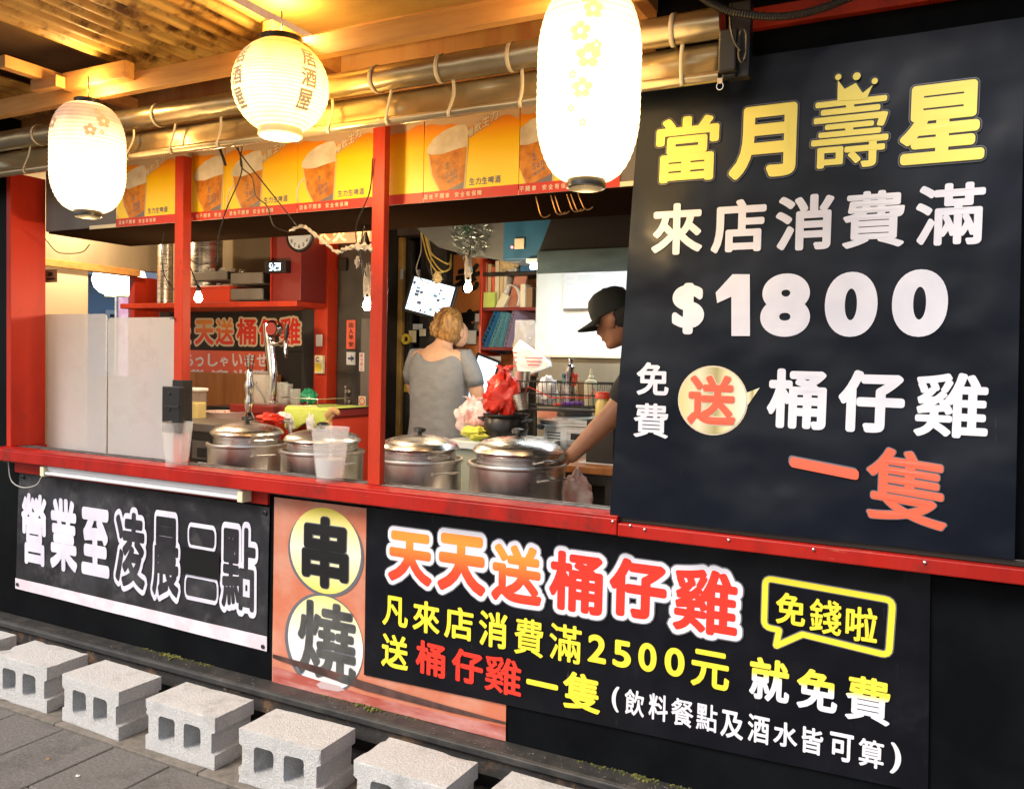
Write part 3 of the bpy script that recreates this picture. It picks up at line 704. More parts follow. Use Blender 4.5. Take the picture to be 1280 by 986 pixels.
# --- big birthday banner
YB = 2.72
sB = wav(.010, 1.8, 1.5)
bl, brr, tl, tr = at(762, 645, YB), at(1268, 699, YB), at(803, 84, YB), at(1282, 22, YB)
big = empty('birthday_banner', (bl.x, YB, bl.z), 'large dark navy banner with yellow and white lettering and $1800', 'banner')
sheet('sheet', [(bl.x, bl.z), (brr.x, brr.z), (tr.x, tr.z+.0), (tl.x, tr.z)], YB, 'vinyl_navy', big, sB, 60, 60)
yb = YB-.0035
def B(c, u0, v0, u1, v1, m='white_print', bev=.035, **k): return px_char(c, u0, v0, u1, v1, yb, m, bev, big, sB, **k)
sh = (('grey_ink', .062), ('shadow_print', .050))
for c, u0, v0, u1, v1, bb in (('當', 821, 146, 899, 228, .028), ('月', 913, 133, 996, 223, .04), ('壽', 1015, 119, 1111, 211, .012), ('星', 1126, 105, 1232, 204, .034)):
    B(c, u0, v0, u1, v1, 'yellow_soft', bb, out=(('grey_ink', bb+.026), ('shadow_print', bb+.016)))
for c, u0, v0, u1, v1 in (('來', 816, 255, 879, 319), ('店', 890, 250, 958, 316), ('消', 970, 244, 1042, 313), ('費', 1054, 239, 1131, 310), ('滿', 1145, 230, 1231, 307)):
    B(c, u0, v0, u1, v1, bev=.030 if c not in '費滿' else .024)
B('$', 841, 354, 881, 418, bev=.045)
for c, u0, u1, v0 in (('8', 951, 1013, 342), ('0', 1031, 1097, 340), ('0', 1115, 1185, 337)): B(c, u0, v0, u1, 421, bev=.058)
polyprint('character', [(895, 366), (916, 343), (937.5, 343), (937.5, 420), (914.5, 420), (914.5, 371), (897, 379)][::-1], yb-.002, 'white_print', big, sB)
B('免', 797, 453, 837, 494, bev=.026); B('費', 793, 504, 836, 547, bev=.018)
for c, u0, v0, u1, v1, bb in (('桶', 959, 461, 1033, 536, .034), ('仔', 1048, 463, 1131, 541, .038), ('雞', 1143, 466, 1236, 547, .024)): B(c, u0, v0, u1, v1, bev=bb)
disc('speech_disc', 848, 457, 935, 544, yb+.001, 'cream_print', big, surf=sB)
polyprint('speech_tail', [(930, 492), (949.7, 484.5), (935, 506)][::-1], yb+.0005, 'gold_print', big, sB)
disc('speech_disc', 850, 459, 933, 542, yb-.0005, 'gold_print', big, surf=sB)
B('送', 860, 469, 920, 531, 'coral_print', .036, out=(('cream_print', .055),))
b = rect(987, 571, 1074, 599, yb)
glyph_mesh('一', .05, (b[0], b[1], (b[2]+b[3])/2-.016, (b[2]+b[3])/2+.016), 'grey_ink', y=yb-.001, dep=.004, shear=-.13, surf=sB, parent=big, name='character_outline').location = (-.004, 0, .005)
glyph_mesh('一', .05, (b[0], b[1], (b[2]+b[3])/2-.016, (b[2]+b[3])/2+.016), 'coral_print', y=yb-.0025, dep=.004, shear=-.13, surf=sB, parent=big, name='character')
B('隻', 1083, 563, 1185, 655, 'coral_print', .020, out=(('grey_ink', .032),), shear=-.10)
# crown
cr = [(1047, 127), (1047.5, 101), (1056, 112), (1070, 104.5), (1078.5, 117), (1091, 107), (1083, 125)]
polyprint('crown_outline', [(1045, 129), (1045, 98), (1056, 108.5), (1070, 101), (1079, 113), (1094, 103), (1085, 128)][::-1], yb-.0006, 'shadow_print', big, sB)
polyprint('crown', cr[::-1], yb-.005, 'yellow_soft', big, sB)
for u, v, r in ((1048, 97, 4.6), (1071, 96, 5.6), (1093.5, 102, 4.6)):
    disc('crown_ball_outline', u-r-2, v-r-2, u+r+.5, v+r+.5, yb-.0015, 'shadow_print', big, 16, surf=sB); disc('crown_ball', u-r+.7, v-r+.7, u+r-.7, v+r-.7, yb-.0062, 'yellow_soft', big, 16, surf=sB)
# frame bar and screws behind the foot of the banner
bx('bottom_batten', 'iron', bl.x, 1.3, 2.728, 2.742, at(957, 675, 2.70).z+.001, bl.z+.004, big, .003)
for u, v in ((766, 648), (788, 653), (806, 658), (911, 671), (1017, 683), (1156, 699)):
    p = at(u, v+3.5, 2.700); MB().lathe([(0, 0), (.0045, 0), (.0045, .004), (0, .006)], (0, 0, 0), 8, Mx=Matrix.Translation((p.x, p.y, p.z)) @ Matrix.Rotation(R(90), 4, 'X')).build('screw', 'steel', big)

# --- left hours banner
YL = 2.79
sL = wav(.0035, 3.2, 6.5)
hb = empty('hours_banner', at(20, 735, YL), 'faded black banner with white opening hours lettering and pale bottom strip', 'banner')
c4 = [at(20, 735, YL), at(333, 815, YL), at(337, 634, YL), at(24, 590, YL)]
sheet('sheet', [(p.x, p.z) for p in c4], YL, 'vinyl_grey', hb, sL, 50, 20)
yl = YL-.003
def H(c, u0, v0, u1, v1, m='lilac_print', bev=.03, **k): return px_char(c, u0, v0, u1, v1, yl, m, bev, hb, sL, **k)
H('營', 27.5, 617, 58, 706, bev=.032); H('業', 63, 623, 96.5, 714, bev=.036); H('至', 102, 635, 137, 720, bev=.05)
for c, u0, v0, u1, v1, b0, b1 in (('凌', 145, 640, 182, 734, .034, .105), ('晨', 191, 646, 224, 746, .030, .100), ('二', 233, 660, 272, 747, .065, .115), ('點', 278, 658, 320, 762, .026, .095)):
    H(c, u0, v0, u1, v1, 'vinyl_grey', b0, out=(('lilac_print', b1),))
x0, x1, z0, z1 = rect(227, 686, 275, 720, yl-.004); bx('tape_patch', 'tape', x0, x1, yl-.010, yl-.0085, z0, z1, hb, 0)
a, b_ = at(19.5, 722, yl), at(19.5, 735, yl); c_, d_ = at(333, 795.5, yl), at(333, 814, yl)
sheet('bottom_strip', [(b_.x, b_.z), (d_.x, d_.z), (c_.x, c_.z), (a.x, a.z)], yl, 'strip_print', hb, sL, 50, 2)
for u, v in ((22, 730), (328, 808), (331, 641), (28, 596)):
    p = at(u, v, yl-.003); MB().lathe([(0, 0), (.010, 0), (.010, .002), (.006, .004), (.005, .001), (0, .001)], (0, 0, 0), 14, Mx=Matrix.Translation(p+Vector((0, sL(p.x, p.z), 0))) @ Matrix.Rotation(R(90), 4, 'X')).build('grommet', 'iron', hb, smooth=True)

# --- fluorescent fixture on red board
fx = empty('tube_light_fixture', at(60, 590, 2.76), 'switched off white fluorescent tube fitting under the red sill', 'tube light')
a, b_ = at(59, 582, 2.755), at(311, 622, 2.755); zf = (a.z+b_.z)/2
bx('backboard', 'red', at(20, 580, 2.78).x, at(336, 628, 2.78).x, 2.772, 2.788, zf-.042, zf+.022, fx, .002)
bx('housing', 'white_metal', a.x, b_.x, 2.735, 2.771, zf-.004, zf+.020, fx, .003)
bx('reflector', 'white_metal', a.x+.03, b_.x-.03, 2.742, 2.771, zf-.024, zf-.006, fx, .002)
MB().tube([(a.x+.03, 2.728, zf-.018), (b_.x-.03, 2.728, zf-.018)], .0085, 12).build('tube', 'white_plastic', fx, smooth=True)
for x in (a.x, b_.x-.03): bx('end_cap', 'creamplastic', x, x+.032, 2.714, 2.772, zf-.034, zf+.018, fx, .004)
tag(MB().tube(spline([at(10, 576, 2.745), at(14, 600, 2.74), at(28, 609, 2.74), at(45, 606, 2.74), at(52, 596, 2.745), at(60, 590, 2.75)], 8), .0028, 6).build('power_cable', 'wirewhite', smooth=True), 'thin pale cable looping into the tube light below the corner post', 'cable')

# --- orange skewer banner
YO = 2.794
sO = wav(.003, 3, 11)
ob = empty('skewer_banner', at(343, 850, YO), 'orange banner with two pale discs carrying large black brush characters', 'banner')
p1_, p2_, p3_, p4_ = at(340, 853, YO), at(632, 928, YO), at(634, 650, YO), at(343, 621, YO)
sheet('sheet', [(p1_.x, p1_.z), (p2_.x, p2_.z), (p3_.x, p4_.z), (p4_.x, p4_.z)], YO, 'salmon', ob, sO, 50, 30)
yo = YO-.0022
def O(c, u0, v0, u1, v1, bev, m='shadow_print'): return px_char(c, u0, v0, u1, v1, yo-.0012, m, bev, ob, sO, out=(('grey_ink', bev+.012),))
disc('disc', 360, 636, 455, 746, yo, 'grey_ink', ob, surf=sO); disc('disc', 362.5, 634.5, 451.5, 742, yo-.0006, 'disc_print', ob, surf=sO)
disc('disc', 356, 742, 454.5, 866, yo+.0004, 'grey_ink', ob, surf=sO); disc('disc', 360, 745, 454, 862, yo-.0003, 'disc_print2', ob, surf=sO)
O('串', 378, 646, 436, 735, .040)
M['fadedink'] = mat('faded_black_ink', (.035, .036, .034), .5, col2=(.09, .09, .085), scale=6)
O('燒', 373, 753, 445, 848, .016, 'fadedink')
M['skewerink'] = mat('dark_brown_ink', (.05, .025, .022), .5, col2=(.12, .06, .05), scale=10)
polyprint('skewer', [(341, 822), (341, 817), (400, 833), (455, 851), (560, 882), (632, 902), (632, 905), (560, 889), (455, 862), (400, 843)], yo-.0042, 'skewerink', ob, sO)
polyprint('meat_strip', [(341, 852), (341, 832), (455, 868), (560, 893), (632, 908), (632, 926)], yo-.0010, mat('meat_print', (.40, .09, .065), .45, col2=(.55, .25, .22), scale=11, aniso=(.5, 1, 2)), ob, sO)
m_ = mat('gloss_mark_print', (.55, .42, .42), .4)
polyprint('gloss_mark', [(395, 855), (402, 851), (425, 857), (431, 862), (422, 864), (400, 860)], yo-.0018, m_, ob, sO)

# --- promo banner
YP = 2.786
sP = wav(.003, 2.6, 21)
pb = empty('promo_banner', at(458, 843, YP), 'long black banner of yellow, red and white lettering with a yellow speech bubble', 'banner')
q = [at(455, 843, YP), at(1160, 992, YP), at(1163, 716, YP), at(458, 634, YP)]
sheet('sheet', [(p.x, p.z) for p in q], YP, 'vinyl_black', pb, sP, 70, 26)
yp = YP-.003
def C(c, u0, v0, u1, v1, m='yellow_print', bev=.028, **k): return px_char(c, u0, v0, u1, v1, yp, m, bev, pb, sP, **k)
for c, u0, v0, u1, v1, m, bb in (('天', 486, 665, 541, 729, 'orange_red_print', .048), ('天', 548, 668, 608, 741, 'orange_red_print', .048), ('送', 615, 681, 678, 754, 'orange_red_print', .04),
                          ('桶', 687, 690, 754, 765, 'red_print', .036), ('仔', 762, 699, 834, 773, 'red_print', .044), ('雞', 842, 711, 923, 792, 'red_print', .028)):
    C(c, u0, v0, u1, v1, m, bb, out=(('grey_ink', bb+.095), ('white_print', bb+.075)))
for c, u0, v0, u1, v1 in (('凡', 478.5, 745, 510, 783), ('來', 516, 751, 550, 791), ('店', 556, 758.5, 592, 799), ('消', 599, 764, 634, 809), ('費', 643, 773, 679, 819.5), ('滿', 687, 780, 727, 827), ('元', 864, 813, 912, 860)):
    C(c, u0, v0, u1, v1, bev=.016 if c in '費滿' else .026)
for c, u0, v0, u1, v1 in (('2', 735, 793, 758, 828), ('5', 766, 800, 789, 834), ('0', 798, 803, 821, 839), ('0', 831, 809, 856, 845)): C(c, u0, v0, u1, v1, bev=.030)
for c, u0, v0, u1, v1, bb in (('就', 937, 823, 987, 876, .03), ('免', 996, 837, 1047, 888, .034), ('費', 1057, 846, 1113, 903, .022)): C(c, u0, v0, u1, v1, 'yellow_white_print', bb)
C('送', 477, 793, 510.5, 835, bev=.026)
for c, u0, v0, u1, v1, bb in (('桶', 520, 802, 557, 844, .03), ('仔', 565, 812, 604, 854, .036), ('雞', 606, 821, 652, 867, .02)): C(c, u0, v0, u1, v1, 'red_print', bb, shear=-.03)
x0, x1, z0, z1 = rect(658, 848, 698, 862, yp)
glyph_mesh('一', .045, (x0, x1, (z0+z1)/2-.010, (z0+z1)/2+.010), 'yellow_print', y=yp-.002, dep=.004, surf=sP, parent=pb, name='character')
C('隻', 704, 841, 751, 888, bev=.028)
for c, u0, v0, u1, v1, bb in (('(', 765, 857, 774, 889, .03), ('飲', 781, 862, 805.5, 894, .018), ('料', 811, 867, 835, 900, .022), ('餐', 839, 873, 867, 907, .016), ('點', 870.5, 879, 897, 913, .016), ('及', 901, 888, 929.5, 922, .026),
                       ('酒', 935, 893, 962, 928, .022), ('水', 967, 902, 997, 933, .026), ('皆', 1002, 909, 1029, 942, .024), ('可', 1037, 916, 1067, 951, .026), ('算', 1073, 924, 1105, 959, .020), (')', 1113, 928, 1126.5, 967, .03)):
    C(c, u0, v0, u1, v1, 'lilac_print' if 0 else 'white_print', bb)
# speech bubble: an outline strip
def bub(off, w):
    P = [at(u, v, yp) for u, v in ((957, 722), (1116, 750), (1111, 819), (1003, 792.5), (970, 807), (974, 787), (955, 783))]
    return [(p.x, p.z) for p in P]
def strokeloop(name, pts, w, m, y):
    # rounded closed outline, w wide
    path = []
    n = len(pts)
    for i in range(n):
        a = Vector(pts[i-1]); b = Vector(pts[i]); c = Vector(pts[(i+1) % n]); r = .022 if i in (0, 1, 2, 6) else .002
        d1 = (a-b).normalized(); d2 = (c-b).normalized()
        for t in (0, .25, .5, .75, 1): p = (b+d1*r)*(1-t)**2+b*2*t*(1-t)+(b+d2*r)*t*t; path.append(p)
    V = []; N = len(path)
    for i in range(N):
        d = (path[(i+1) % N]-path[i-1]).normalized(); nn = Vector((-d.y, d.x))
        for s in (-.5, .5): p = path[i]+nn*w*s; V.append((p.x, y+sP(p.x, p.y), p.y))
    return MB().add(V, [(2*i, 2*((i+1) % N), 2*((i+1) % N)+1, 2*i+1) for i in range(N)]).build(name, m, pb)
strokeloop('speech_bubble_shadow', bub(0, 0), .026, 'grey_ink', yp+.0004); strokeloop('speech_bubble', bub(0, 0), .019, 'yellow_print', yp-.0012)
C('免', 970, 741, 1007, 781, bev=.028); C('錢', 1012, 749, 1052, 792, bev=.018); C('啦', 1057, 758, 1097, 802, bev=.022)

# ================================================================== BEER POSTERS on the hood
YV = 2.888
PX = [at(u, 230, YV).x for u in (145, 216+0, 236, 281, 371.6, 529, 648, 775)]
zb = at(420, 262, YV).z; ztop = 2.70; zred = at(420, 250, YV).z
pw = PX[5]-PX[4]
def poster(x0, x1, mug, label, cut=None):
    """x0..x1 is the paper shown; the artwork starts at the mug"""
    e = empty('beer_poster', (x0, YV, zb), label, 'poster', 'beer posters on the hood front')
    bx('sheet', 'beer', x0+.001, x1-.001, YV+.001, YV+.005, zred, ztop, e, 0)
    bx('red_band', 'beerred', x0+.001, x1-.001, YV, YV+.005, zb, zred, e, 0)
    ax = mug-.13                                   # artwork origin
    clip = lambda X: min(max(X, x0+.002), x1-.002)
    # foam band with a wavy edge
    V = []; n = 24
    for i in range(n+1):
        X = x0+.002+(x1-x0-.004)*i/n; V += [(X, YV-.0002, 2.605+.012*math.sin((X-ax)*22)+.006*math.sin((X-ax)*51)), (X, YV-.0002, ztop)]
    MB().add(V, [(2*i, 2*i+2, 2*i+3, 2*i+1) for i in range(n)]).build('foam_band', 'beerfoam', e)
    if mug:
        def pp(name, pts, m, dy): MB().add([(clip(mug+a*1.62), YV-dy, zred+b*1.05) for a, b in pts], [tuple(range(len(pts)))]).build(name, m, e)
        body = [(-.058, .150), (.052, .160), (.045, .0), (-.022, .0), (-.045, .06)]
        if mug-.06 > x0 or mug+.04 > x0:
            pp('mug_outline', [(-.062, .150), (.0565, .163), (.050, .0), (-.026, .0), (-.049, .06)][::-1][::-1], 'mugline', .0004)
            pp('mug', body, 'mugbeer', .0008)
            pp('mug_base', [(-.0, .0), (.045, .0), (.046, .028)], 'mugbase', .0011)
            F_ = [(-.064, .150), (-.062, .168), (-.045, .200), (-.015, .226), (.02, .240), (.046, .240), (.053, .225), (.056, .158), (.02, .150), (-.02, .138), (-.05, .140)]
            pp('foam', F_[::-1], 'mugfoam', .0014)
            hp = [(mug-.088, zred+.108), (mug-.118, zred+.080), (mug-.130, zred+.035), (mug-.118, zred+.004)]
            if mug-.125 > x0: MB().tube([(a, YV-.0005, b) for a, b in spline([(p[0], p[1], 0) for p in hp], 4) for b in (b,)] if 0 else [(p.x, YV, p.y) for p in spline([(q_[0], q_[1], 0) for q_ in hp], 4)], .0045, 6).build('mug_handle', 'cream_print', e)
            if mug-.03 > x0: glyph_mesh('生', .02, (mug-.012, mug+.008, zred+.085, zred+.112), 'mugbase', y=YV-.0012, dep=.004, parent=e)
            if mug+.045 < x1 and mug-.03 > x0:
                for k, ch in enumerate('San'): glyph_mesh(ch, .01, (mug-.010+.018*k, mug+.004+.018*k, zred+.048+.007*k, zred+.066+.007*k+(0 if k else .006)), 'mugbase', y=YV-.0012, dep=.004, parent=e)
                for k, ch in enumerate('Miguel'): glyph_mesh(ch, .01, (mug-.006+.0082*k, mug+.001+.0082*k, zred+.024+.004*k, zred+.038+.004*k), 'mugbase', y=YV-.0012, dep=.004, parent=e)
        t0 = mug+.098
        for k, ch in enumerate('生力生啤酒'):
            a = t0+.029*k
            if a > x0 and a+.028 < x1: glyph_mesh(ch, .022, (a, a+.025, zred+.012, zred+.040), 'grey_ink', y=YV-.0004, dep=.004, parent=e)
        for k, ch in enumerate('暢飲生力'):
            a = mug+.080+.036*k
            if a > x0 and a+.034 < x1:
                bxx = (a, a+.035, zred+.200+.017*k, zred+.235+.020*k)
                glyph_mesh(ch, .055, bxx, 'grey_ink', ref=.02, y=YV-.0006, dep=.004, parent=e, shear=.35, name='character_outline'); glyph_mesh(ch, .02, bxx, 'cream_print', y=YV-.0016, dep=.004, parent=e, shear=.35)
        zc = (zb+zred)/2
        for k, ch in enumerate('酒後不開車安全有保障'):
            a = ax+.015+.026*k+(.018 if k > 4 else 0)
            if a > x0 and a+.02 < x1: glyph_mesh(ch, .018, (a, a+.019, zc-.010, zc+.010), 'cream_print', y=YV-.0006, dep=.004, parent=e)
mg = [at(u, 230, YV).x for u in (168, 262, 310, 400, 560, 668)]
poster(PX[0], p1[0]+.03, mg[0], 'beer poster at the left end of the hood, left of the first red post')
poster(p1[0]+.032, PX[3], mg[1], 'narrow beer poster just right of the first red post')
poster(PX[3]+.001, PX[4], mg[2], 'beer poster with hanging wires crossing in front of it')
poster(PX[4]+.001, p2[0]+.02, mg[3], 'beer poster just left of the second red post')
poster(p2[0]+.021, PX[5], mg[3]+.0, 'poster strip with beer lettering only, right of the second red post')
poster(PX[5]+.001, PX[6], mg[4], 'beer poster with whole mug between second red post and the tall lantern')
poster(PX[6]+.001, PX[7], mg[5], 'beer poster mostly hidden behind the tall lantern')

# ================================================================== LANTERNS
def lantern(name, c, Rm, H, mlab, label, tall=True, mtl='lantern', ribs=26, captilt=0):
    e = empty(name, (c.x, c.y, c.z-H/2), label, 'paper lantern')
    prof = []; n = ribs*4
    def rad(t):   # t 0..1 bottom to top
        if tall:
            k = .36
            if t < k: q = math.sqrt(max(0, 1-((k-t)/k)**2)); return Rm*(.36+.64*q**1.0)
            if t > 1-k: q = math.sqrt(max(0, 1-((t-1+k)/k)**2)); return Rm*(.36+.64*q**1.0)
            return Rm
        a = (t-.5)*2*.93; return Rm*math.sqrt(1-a*a*.93)
    for i in range(n+1):
        t = i/n; rr = rad(t)+.0022*abs(math.cos(math.pi*i/4)) - .0011
        prof.append((rr, -H/2+H*t))
    MB().openlathe(prof, c, 56).build('paper', mtl, e, smooth=True)
    r0 = rad(0); rm = min(r0, .058) if not tall else r0*.98
    MB().lathe([(r0*.98, -.004), (r0*1.04, 0), (r0*1.04, .024), (r0*.9, .026), (r0*.86, .004)], (c.x, c.y, c.z+H/2-.004), 36).build('top_ring', 'black_plastic', e, smooth=True)
    MB().openlathe([(r0*1.0, .004), (r0*1.05, 0), (r0*1.05, -.026), (r0*.97, -.030), (r0*.93, -.026), (r0*.93, .0)], (c.x, c.y, c.z-H/2+.004), 36).build('bottom_ring', 'black_plastic' if name == 'tall_lantern' else 'creamplastic', e, smooth=True)
    MB().lathe([(0, -.05), (.02, -.045), (.03, -.02), (.028, .0), (.015, .03), (.014, .05), (0, .05)], (c.x, c.y, c.z-.02), 16).build('bulb', 'bulb', e, smooth=True)
    MB().tube([(c.x, c.y, c.z+H/2), (c.x+.004, c.y, c.z+H/2+.05), (c.x, c.y+.0, c.z+H/2+.12)], .003, 6).build('hanging_wire', 'wire', e, smooth=True)
    return e, rad
def wrap(e, c, rad, H, V, F, name, m, off=.0022, dep_=None):
    """lay a flat print (angle-length, height) on the lantern paper"""
    out = []
    for s, z in V:
        t = min(max((z+H/2)/H, 0), 1); r = rad(t)+off+(dep_[len(out)] if dep_ else 0); a = s/r if 0 else s
        out.append((c.x+r*math.cos(a), c.y+r*math.sin(a), c.z+z))
    me = bpy.data.meshes.new(name); me.from_pydata(out, [], F); me.materials.append(M[m]); return link(name, me, e)
def flower(e, c, rad, H, s, z, r, m, Rm):
    for k in range(5):
        a = 2*math.pi*k/5+.3; V = []; 
        for q in range(10):
            b = 2*math.pi*q/10; X = r*.62*math.cos(a)+r*.40*math.cos(b); Z = r*.62*math.sin(a)+r*.40*math.sin(b); V.append((s+X/Rm, z+Z))
        wrap(e, c, rad, H, V, [tuple(range(10))], 'flower_petal', m)
def face_angle(c): d = EYE-c; return math.atan2(d.y, d.x)
YT = 2.385
c1 = at(110, 198, YT); H1 = .452; R1 = .149
e1, rd1 = lantern('tall_lantern', c1, R1, H1, '', 'tall white paper lantern with brown flowers hanging at the left end')
fa = face_angle(c1)
for s, z, r in ((.28, .172, .016), (.42, .135, .030), (.05, .088, .026), (-1.15, .12, .03), (.35, .085, .010)): flower(e1, c1, rd1, H1, fa+s, z, r, 'flowerbrown', R1)
c2 = at(351, 109, YT+.02); H2 = .315; R2 = .175
e2, rd2 = lantern('round_lantern', c2, R2, H2, '', 'round yellow glowing lantern with brown brush characters', tall=False, mtl='lantern2', ribs=14)
fa = face_angle(c2)
for s0 in (.60, -1.06):
    for k, ch in enumerate('居酒屋'):
        V, F = glyph(ch, .032); xs = [p[0] for p in V]; ys = [p[1] for p in V]; w_ = .066; h_ = .068
        sx = w_/(max(xs)-min(xs)); sz = h_/(max(ys)-min(ys)); zc = .076-.076*k
        VV = [(fa+s0-.10*(k-1)*.5+((p[0]-min(xs))*sx-w_/2)/R2, zc+(p[1]-(min(ys)+max(ys))/2)*sz+p[2]*0) for p in V]
        ff = [f for f in F if max(V[i][2] for i in f) > -1e-6]
        wrap(e2, c2, rd2, H2, VV, ff, 'character', 'inkbrown', .002, [p[2]*.05 for p in V])
c3 = at(736, 106, YT); H3 = .575; R3 = .156
e3, rd3 = lantern('tall_lantern', c3, R3, H3, '', 'tallest glowing white lantern with gold flowers overlapping the birthday banner', mtl='lantern3')
fa = face_angle(c3)
for s, z, r in ((-.1, .20, .018), (.02, .235, .012), (.05, .165, .030), (-.18, .10, .030), (-.02, .03, .036), (.12, .06, .016), (-.3, -.02, .012), (-.12, -.06, .030), (-.32, -.115, .012), (-.10, -.155, .012)): flower(e3, c3, rd3, H3, fa+s+.0, z, r, 'flower', R3)

def lamp0(loc, watts, col, r=.04):
    l = bpy.data.lights.new('lantern_light', 'POINT'); l.energy = watts; l.color = col; l.shadow_soft_size = r
    o = bpy.data.objects.new('lantern_light', l); COL.objects.link(o); o.location = loc
# the bulb inside each lantern shines out of its open top and bottom
for c_, H_, w1, w2 in ((c1, H1, 5, 4), (c2, H2, 7.5, 8), (c3, H3, 8, 3.5)):
    lamp0((c_.x, c_.y, c_.z+H_/2+.065), w1, (1, .60, .20)); lamp0((c_.x, c_.y, c_.z-H_/2-.075), w2, (1, .66, .28))
def lamp(loc, watts, col=(1, .72, .42), r=.03, parent=None):
    l = bpy.data.lights.new('bulb_light', 'POINT'); l.energy = watts; l.color = col; l.shadow_soft_size = r
    o = bpy.data.objects.new('bulb_light', l); COL.objects.link(o); o.location = loc; return o

# ------------------------------------------------------------------ hanging bulbs and wires
M['wiredark'] = M['wire']
def hang_bulb(u, v, y, top, label, wrapped=False, pts=None, w_=14):
    p = at(u, v, y); e = empty('hanging_bulb', p, label, 'light bulb')
    MB().lathe([(0, -.028), (.014, -.024), (.022, -.008), (.020, .008), (.011, .024), (.010, .034), (0, .034)], p, 16).build('bulb', 'bulb', e, smooth=True)
    MB().lathe([(.013, .034), (.014, .050), (.011, .060), (.004, .066)], p, 14).build('socket', 'black_plastic', e, smooth=True)
    MB().tube(spline([p+Vector((0, 0, .062))]+[at(*q) for q in pts], 6), .0035, 6).build('cord', 'wire', e, smooth=True)
    if wrapped: MB().blob(p+Vector((0, 0, .10)), (.020, .020, .085), 3, .6, 3, 12, 14).build('plastic_wrap', 'foil', e, smooth=True)
    lamp(p+Vector((0, 0, -.045)), w_); return e
hang_bulb(248, 372, 3.35, 0, 'glowing bulb hanging left in front of the red glass shelf', pts=[(244, 350, 3.35), (228, 305, 3.32), (220, 262, 3.3)], w_=12)
hang_bulb(459, 381, 3.3, 0, 'glowing bulb with twisted plastic wrap beside the second red post', True, pts=[(452, 330, 3.3), (452, 300, 3.3), (458, 270, 3.25)], w_=7)
hang_bulb(585, 359, 3.9, 0, 'glowing wrapped bulb hanging in front of the orange calligraphy panel', True, pts=[(587, 320, 3.9), (590, 290, 3.85), (591, 262, 3.8)], w_=7)
hang_bulb(120, 262, 3.75, 0, 'bulb hanging high in the left bay behind the hood', pts=[(120, 240, 3.75), (121, 225, 3.75)], w_=17)
def wire(pts, label, r=.0028, m='wire', name='hanging_wire', cat='wire'):
    return tag(MB().tube(spline([at(*p) for p in pts], 8), r, 6).build(name, m, smooth=True), label, cat)
wire([(297, 182, 2.66), (302, 215, 2.7), (283, 262, 2.75), (272, 300, 2.8), (271, 330, 2.85)], 'black wire dropping from the curtain roll left of the poster mugs')
wire([(294, 183, 2.66), (310, 205, 2.7), (338, 240, 2.74), (372, 283, 2.78)], 'long diagonal black wire running down to the torn plastic strip')
wire([(303, 181, 2.66), (301, 207, 2.7), (315, 222, 2.72), (320, 245, 2.74), (334, 258, 2.75), (342, 282, 2.77), (360, 290, 2.78)], 'thin curling wire between the diagonal wire and the second post')
wire([(466, 198, 2.79), (462, 240, 2.8), (446, 280, 2.82), (447, 310, 2.85), (458, 345, 3.0)], 'black wires gathered beside the second red post')
wire([(275, 187, 2.66), (279, 198, 2.66), (282, 207, 2.66)], 'short thick black cable stub under the curtain roll', .006)
wire([(56, 298, 2.9), (70, 314, 3.0), (84, 317, 3.1), (103, 315, 3.2), (112, 306, 3.3)], 'sagging black wire along the plaster above the lintel')
wire([(205, 290, 3.1), (202, 315, 3.1), (206, 345, 3.12), (222, 368, 3.14)], 'looping black wire beside the first red post')
wire([(225, 300, 3.25), (236, 322, 3.25), (252, 331, 3.25), (270, 322, 3.25), (272, 296, 3.25)], 'black wire looped in front of the steel ducts')
# torn plastic strip
mb = MB(); P0 = spline([at(361, 289, 2.79), at(378, 283, 2.79), at(392, 292, 2.79), at(408, 305, 2.8), at(421, 315, 2.8), at(432, 311, 2.8), at(448, 308, 2.8), at(466, 310, 2.8)], 10); V = []
for i, p in enumerate(P0):
    h = .006+.010*abs(noise.noise(Vector((i*.21, 2, 1))))*2
    for s in (-1, -.3, .3, 1): V.append(p+Vector((0, .012*noise.noise(Vector((i*.4, s*3, 9))), s*h+.006*noise.noise(Vector((i*.5, s*2, 2))))))
o = mb.add(V, [(4*i+k, 4*i+4+k, 4*i+5+k, 4*i+1+k) for i in range(len(P0)-1) for k in range(3)]).build('torn_plastic_strip', 'foil', smooth=True)
o.modifiers.new('t', 'SOLIDIFY').thickness = .001; tag(o, 'torn crumpled plastic strip strung under the hood beside the second post', 'plastic strip')
tag(MB().blob(at(447, 327, 2.86), (.012, .008, .022), 5, .7, 3, 10, 8).build('tape_scrap', 'foil', smooth=True), 'small scrap of crumpled tape on the wires beside the second post', 'tape')
p = at(457, 302, 2.87); tag(MB().lathe([(.022, -.03), (.020, -.01), (.010, .025), (.006, .04)], p, 14).build('lamp_socket', 'black_plastic', smooth=True), 'empty black lamp socket hanging above the torn plastic strip', 'lamp socket')
# wire hooks
hk = empty('hook_rail', at(700, 242, 2.93), 'row of bent brass wire hooks hanging under the hood beside the tall lantern', 'hooks')
for u in (668, 687, 692, 707, 712, 721):
    z = at(u, 238, 2.93); z2 = at(u+10, 271-(u-668)*.18, 2.93)
    MB().tube(spline([z, (z.x*.35+z2.x*.65, 2.93, z2.z+.02), z2, (z2.x+.018, 2.93, z2.z-.002), (z2.x+.032, 2.93, z2.z+.006)], 4), .0022, 6).build('hook', 'copper', hk, smooth=True)

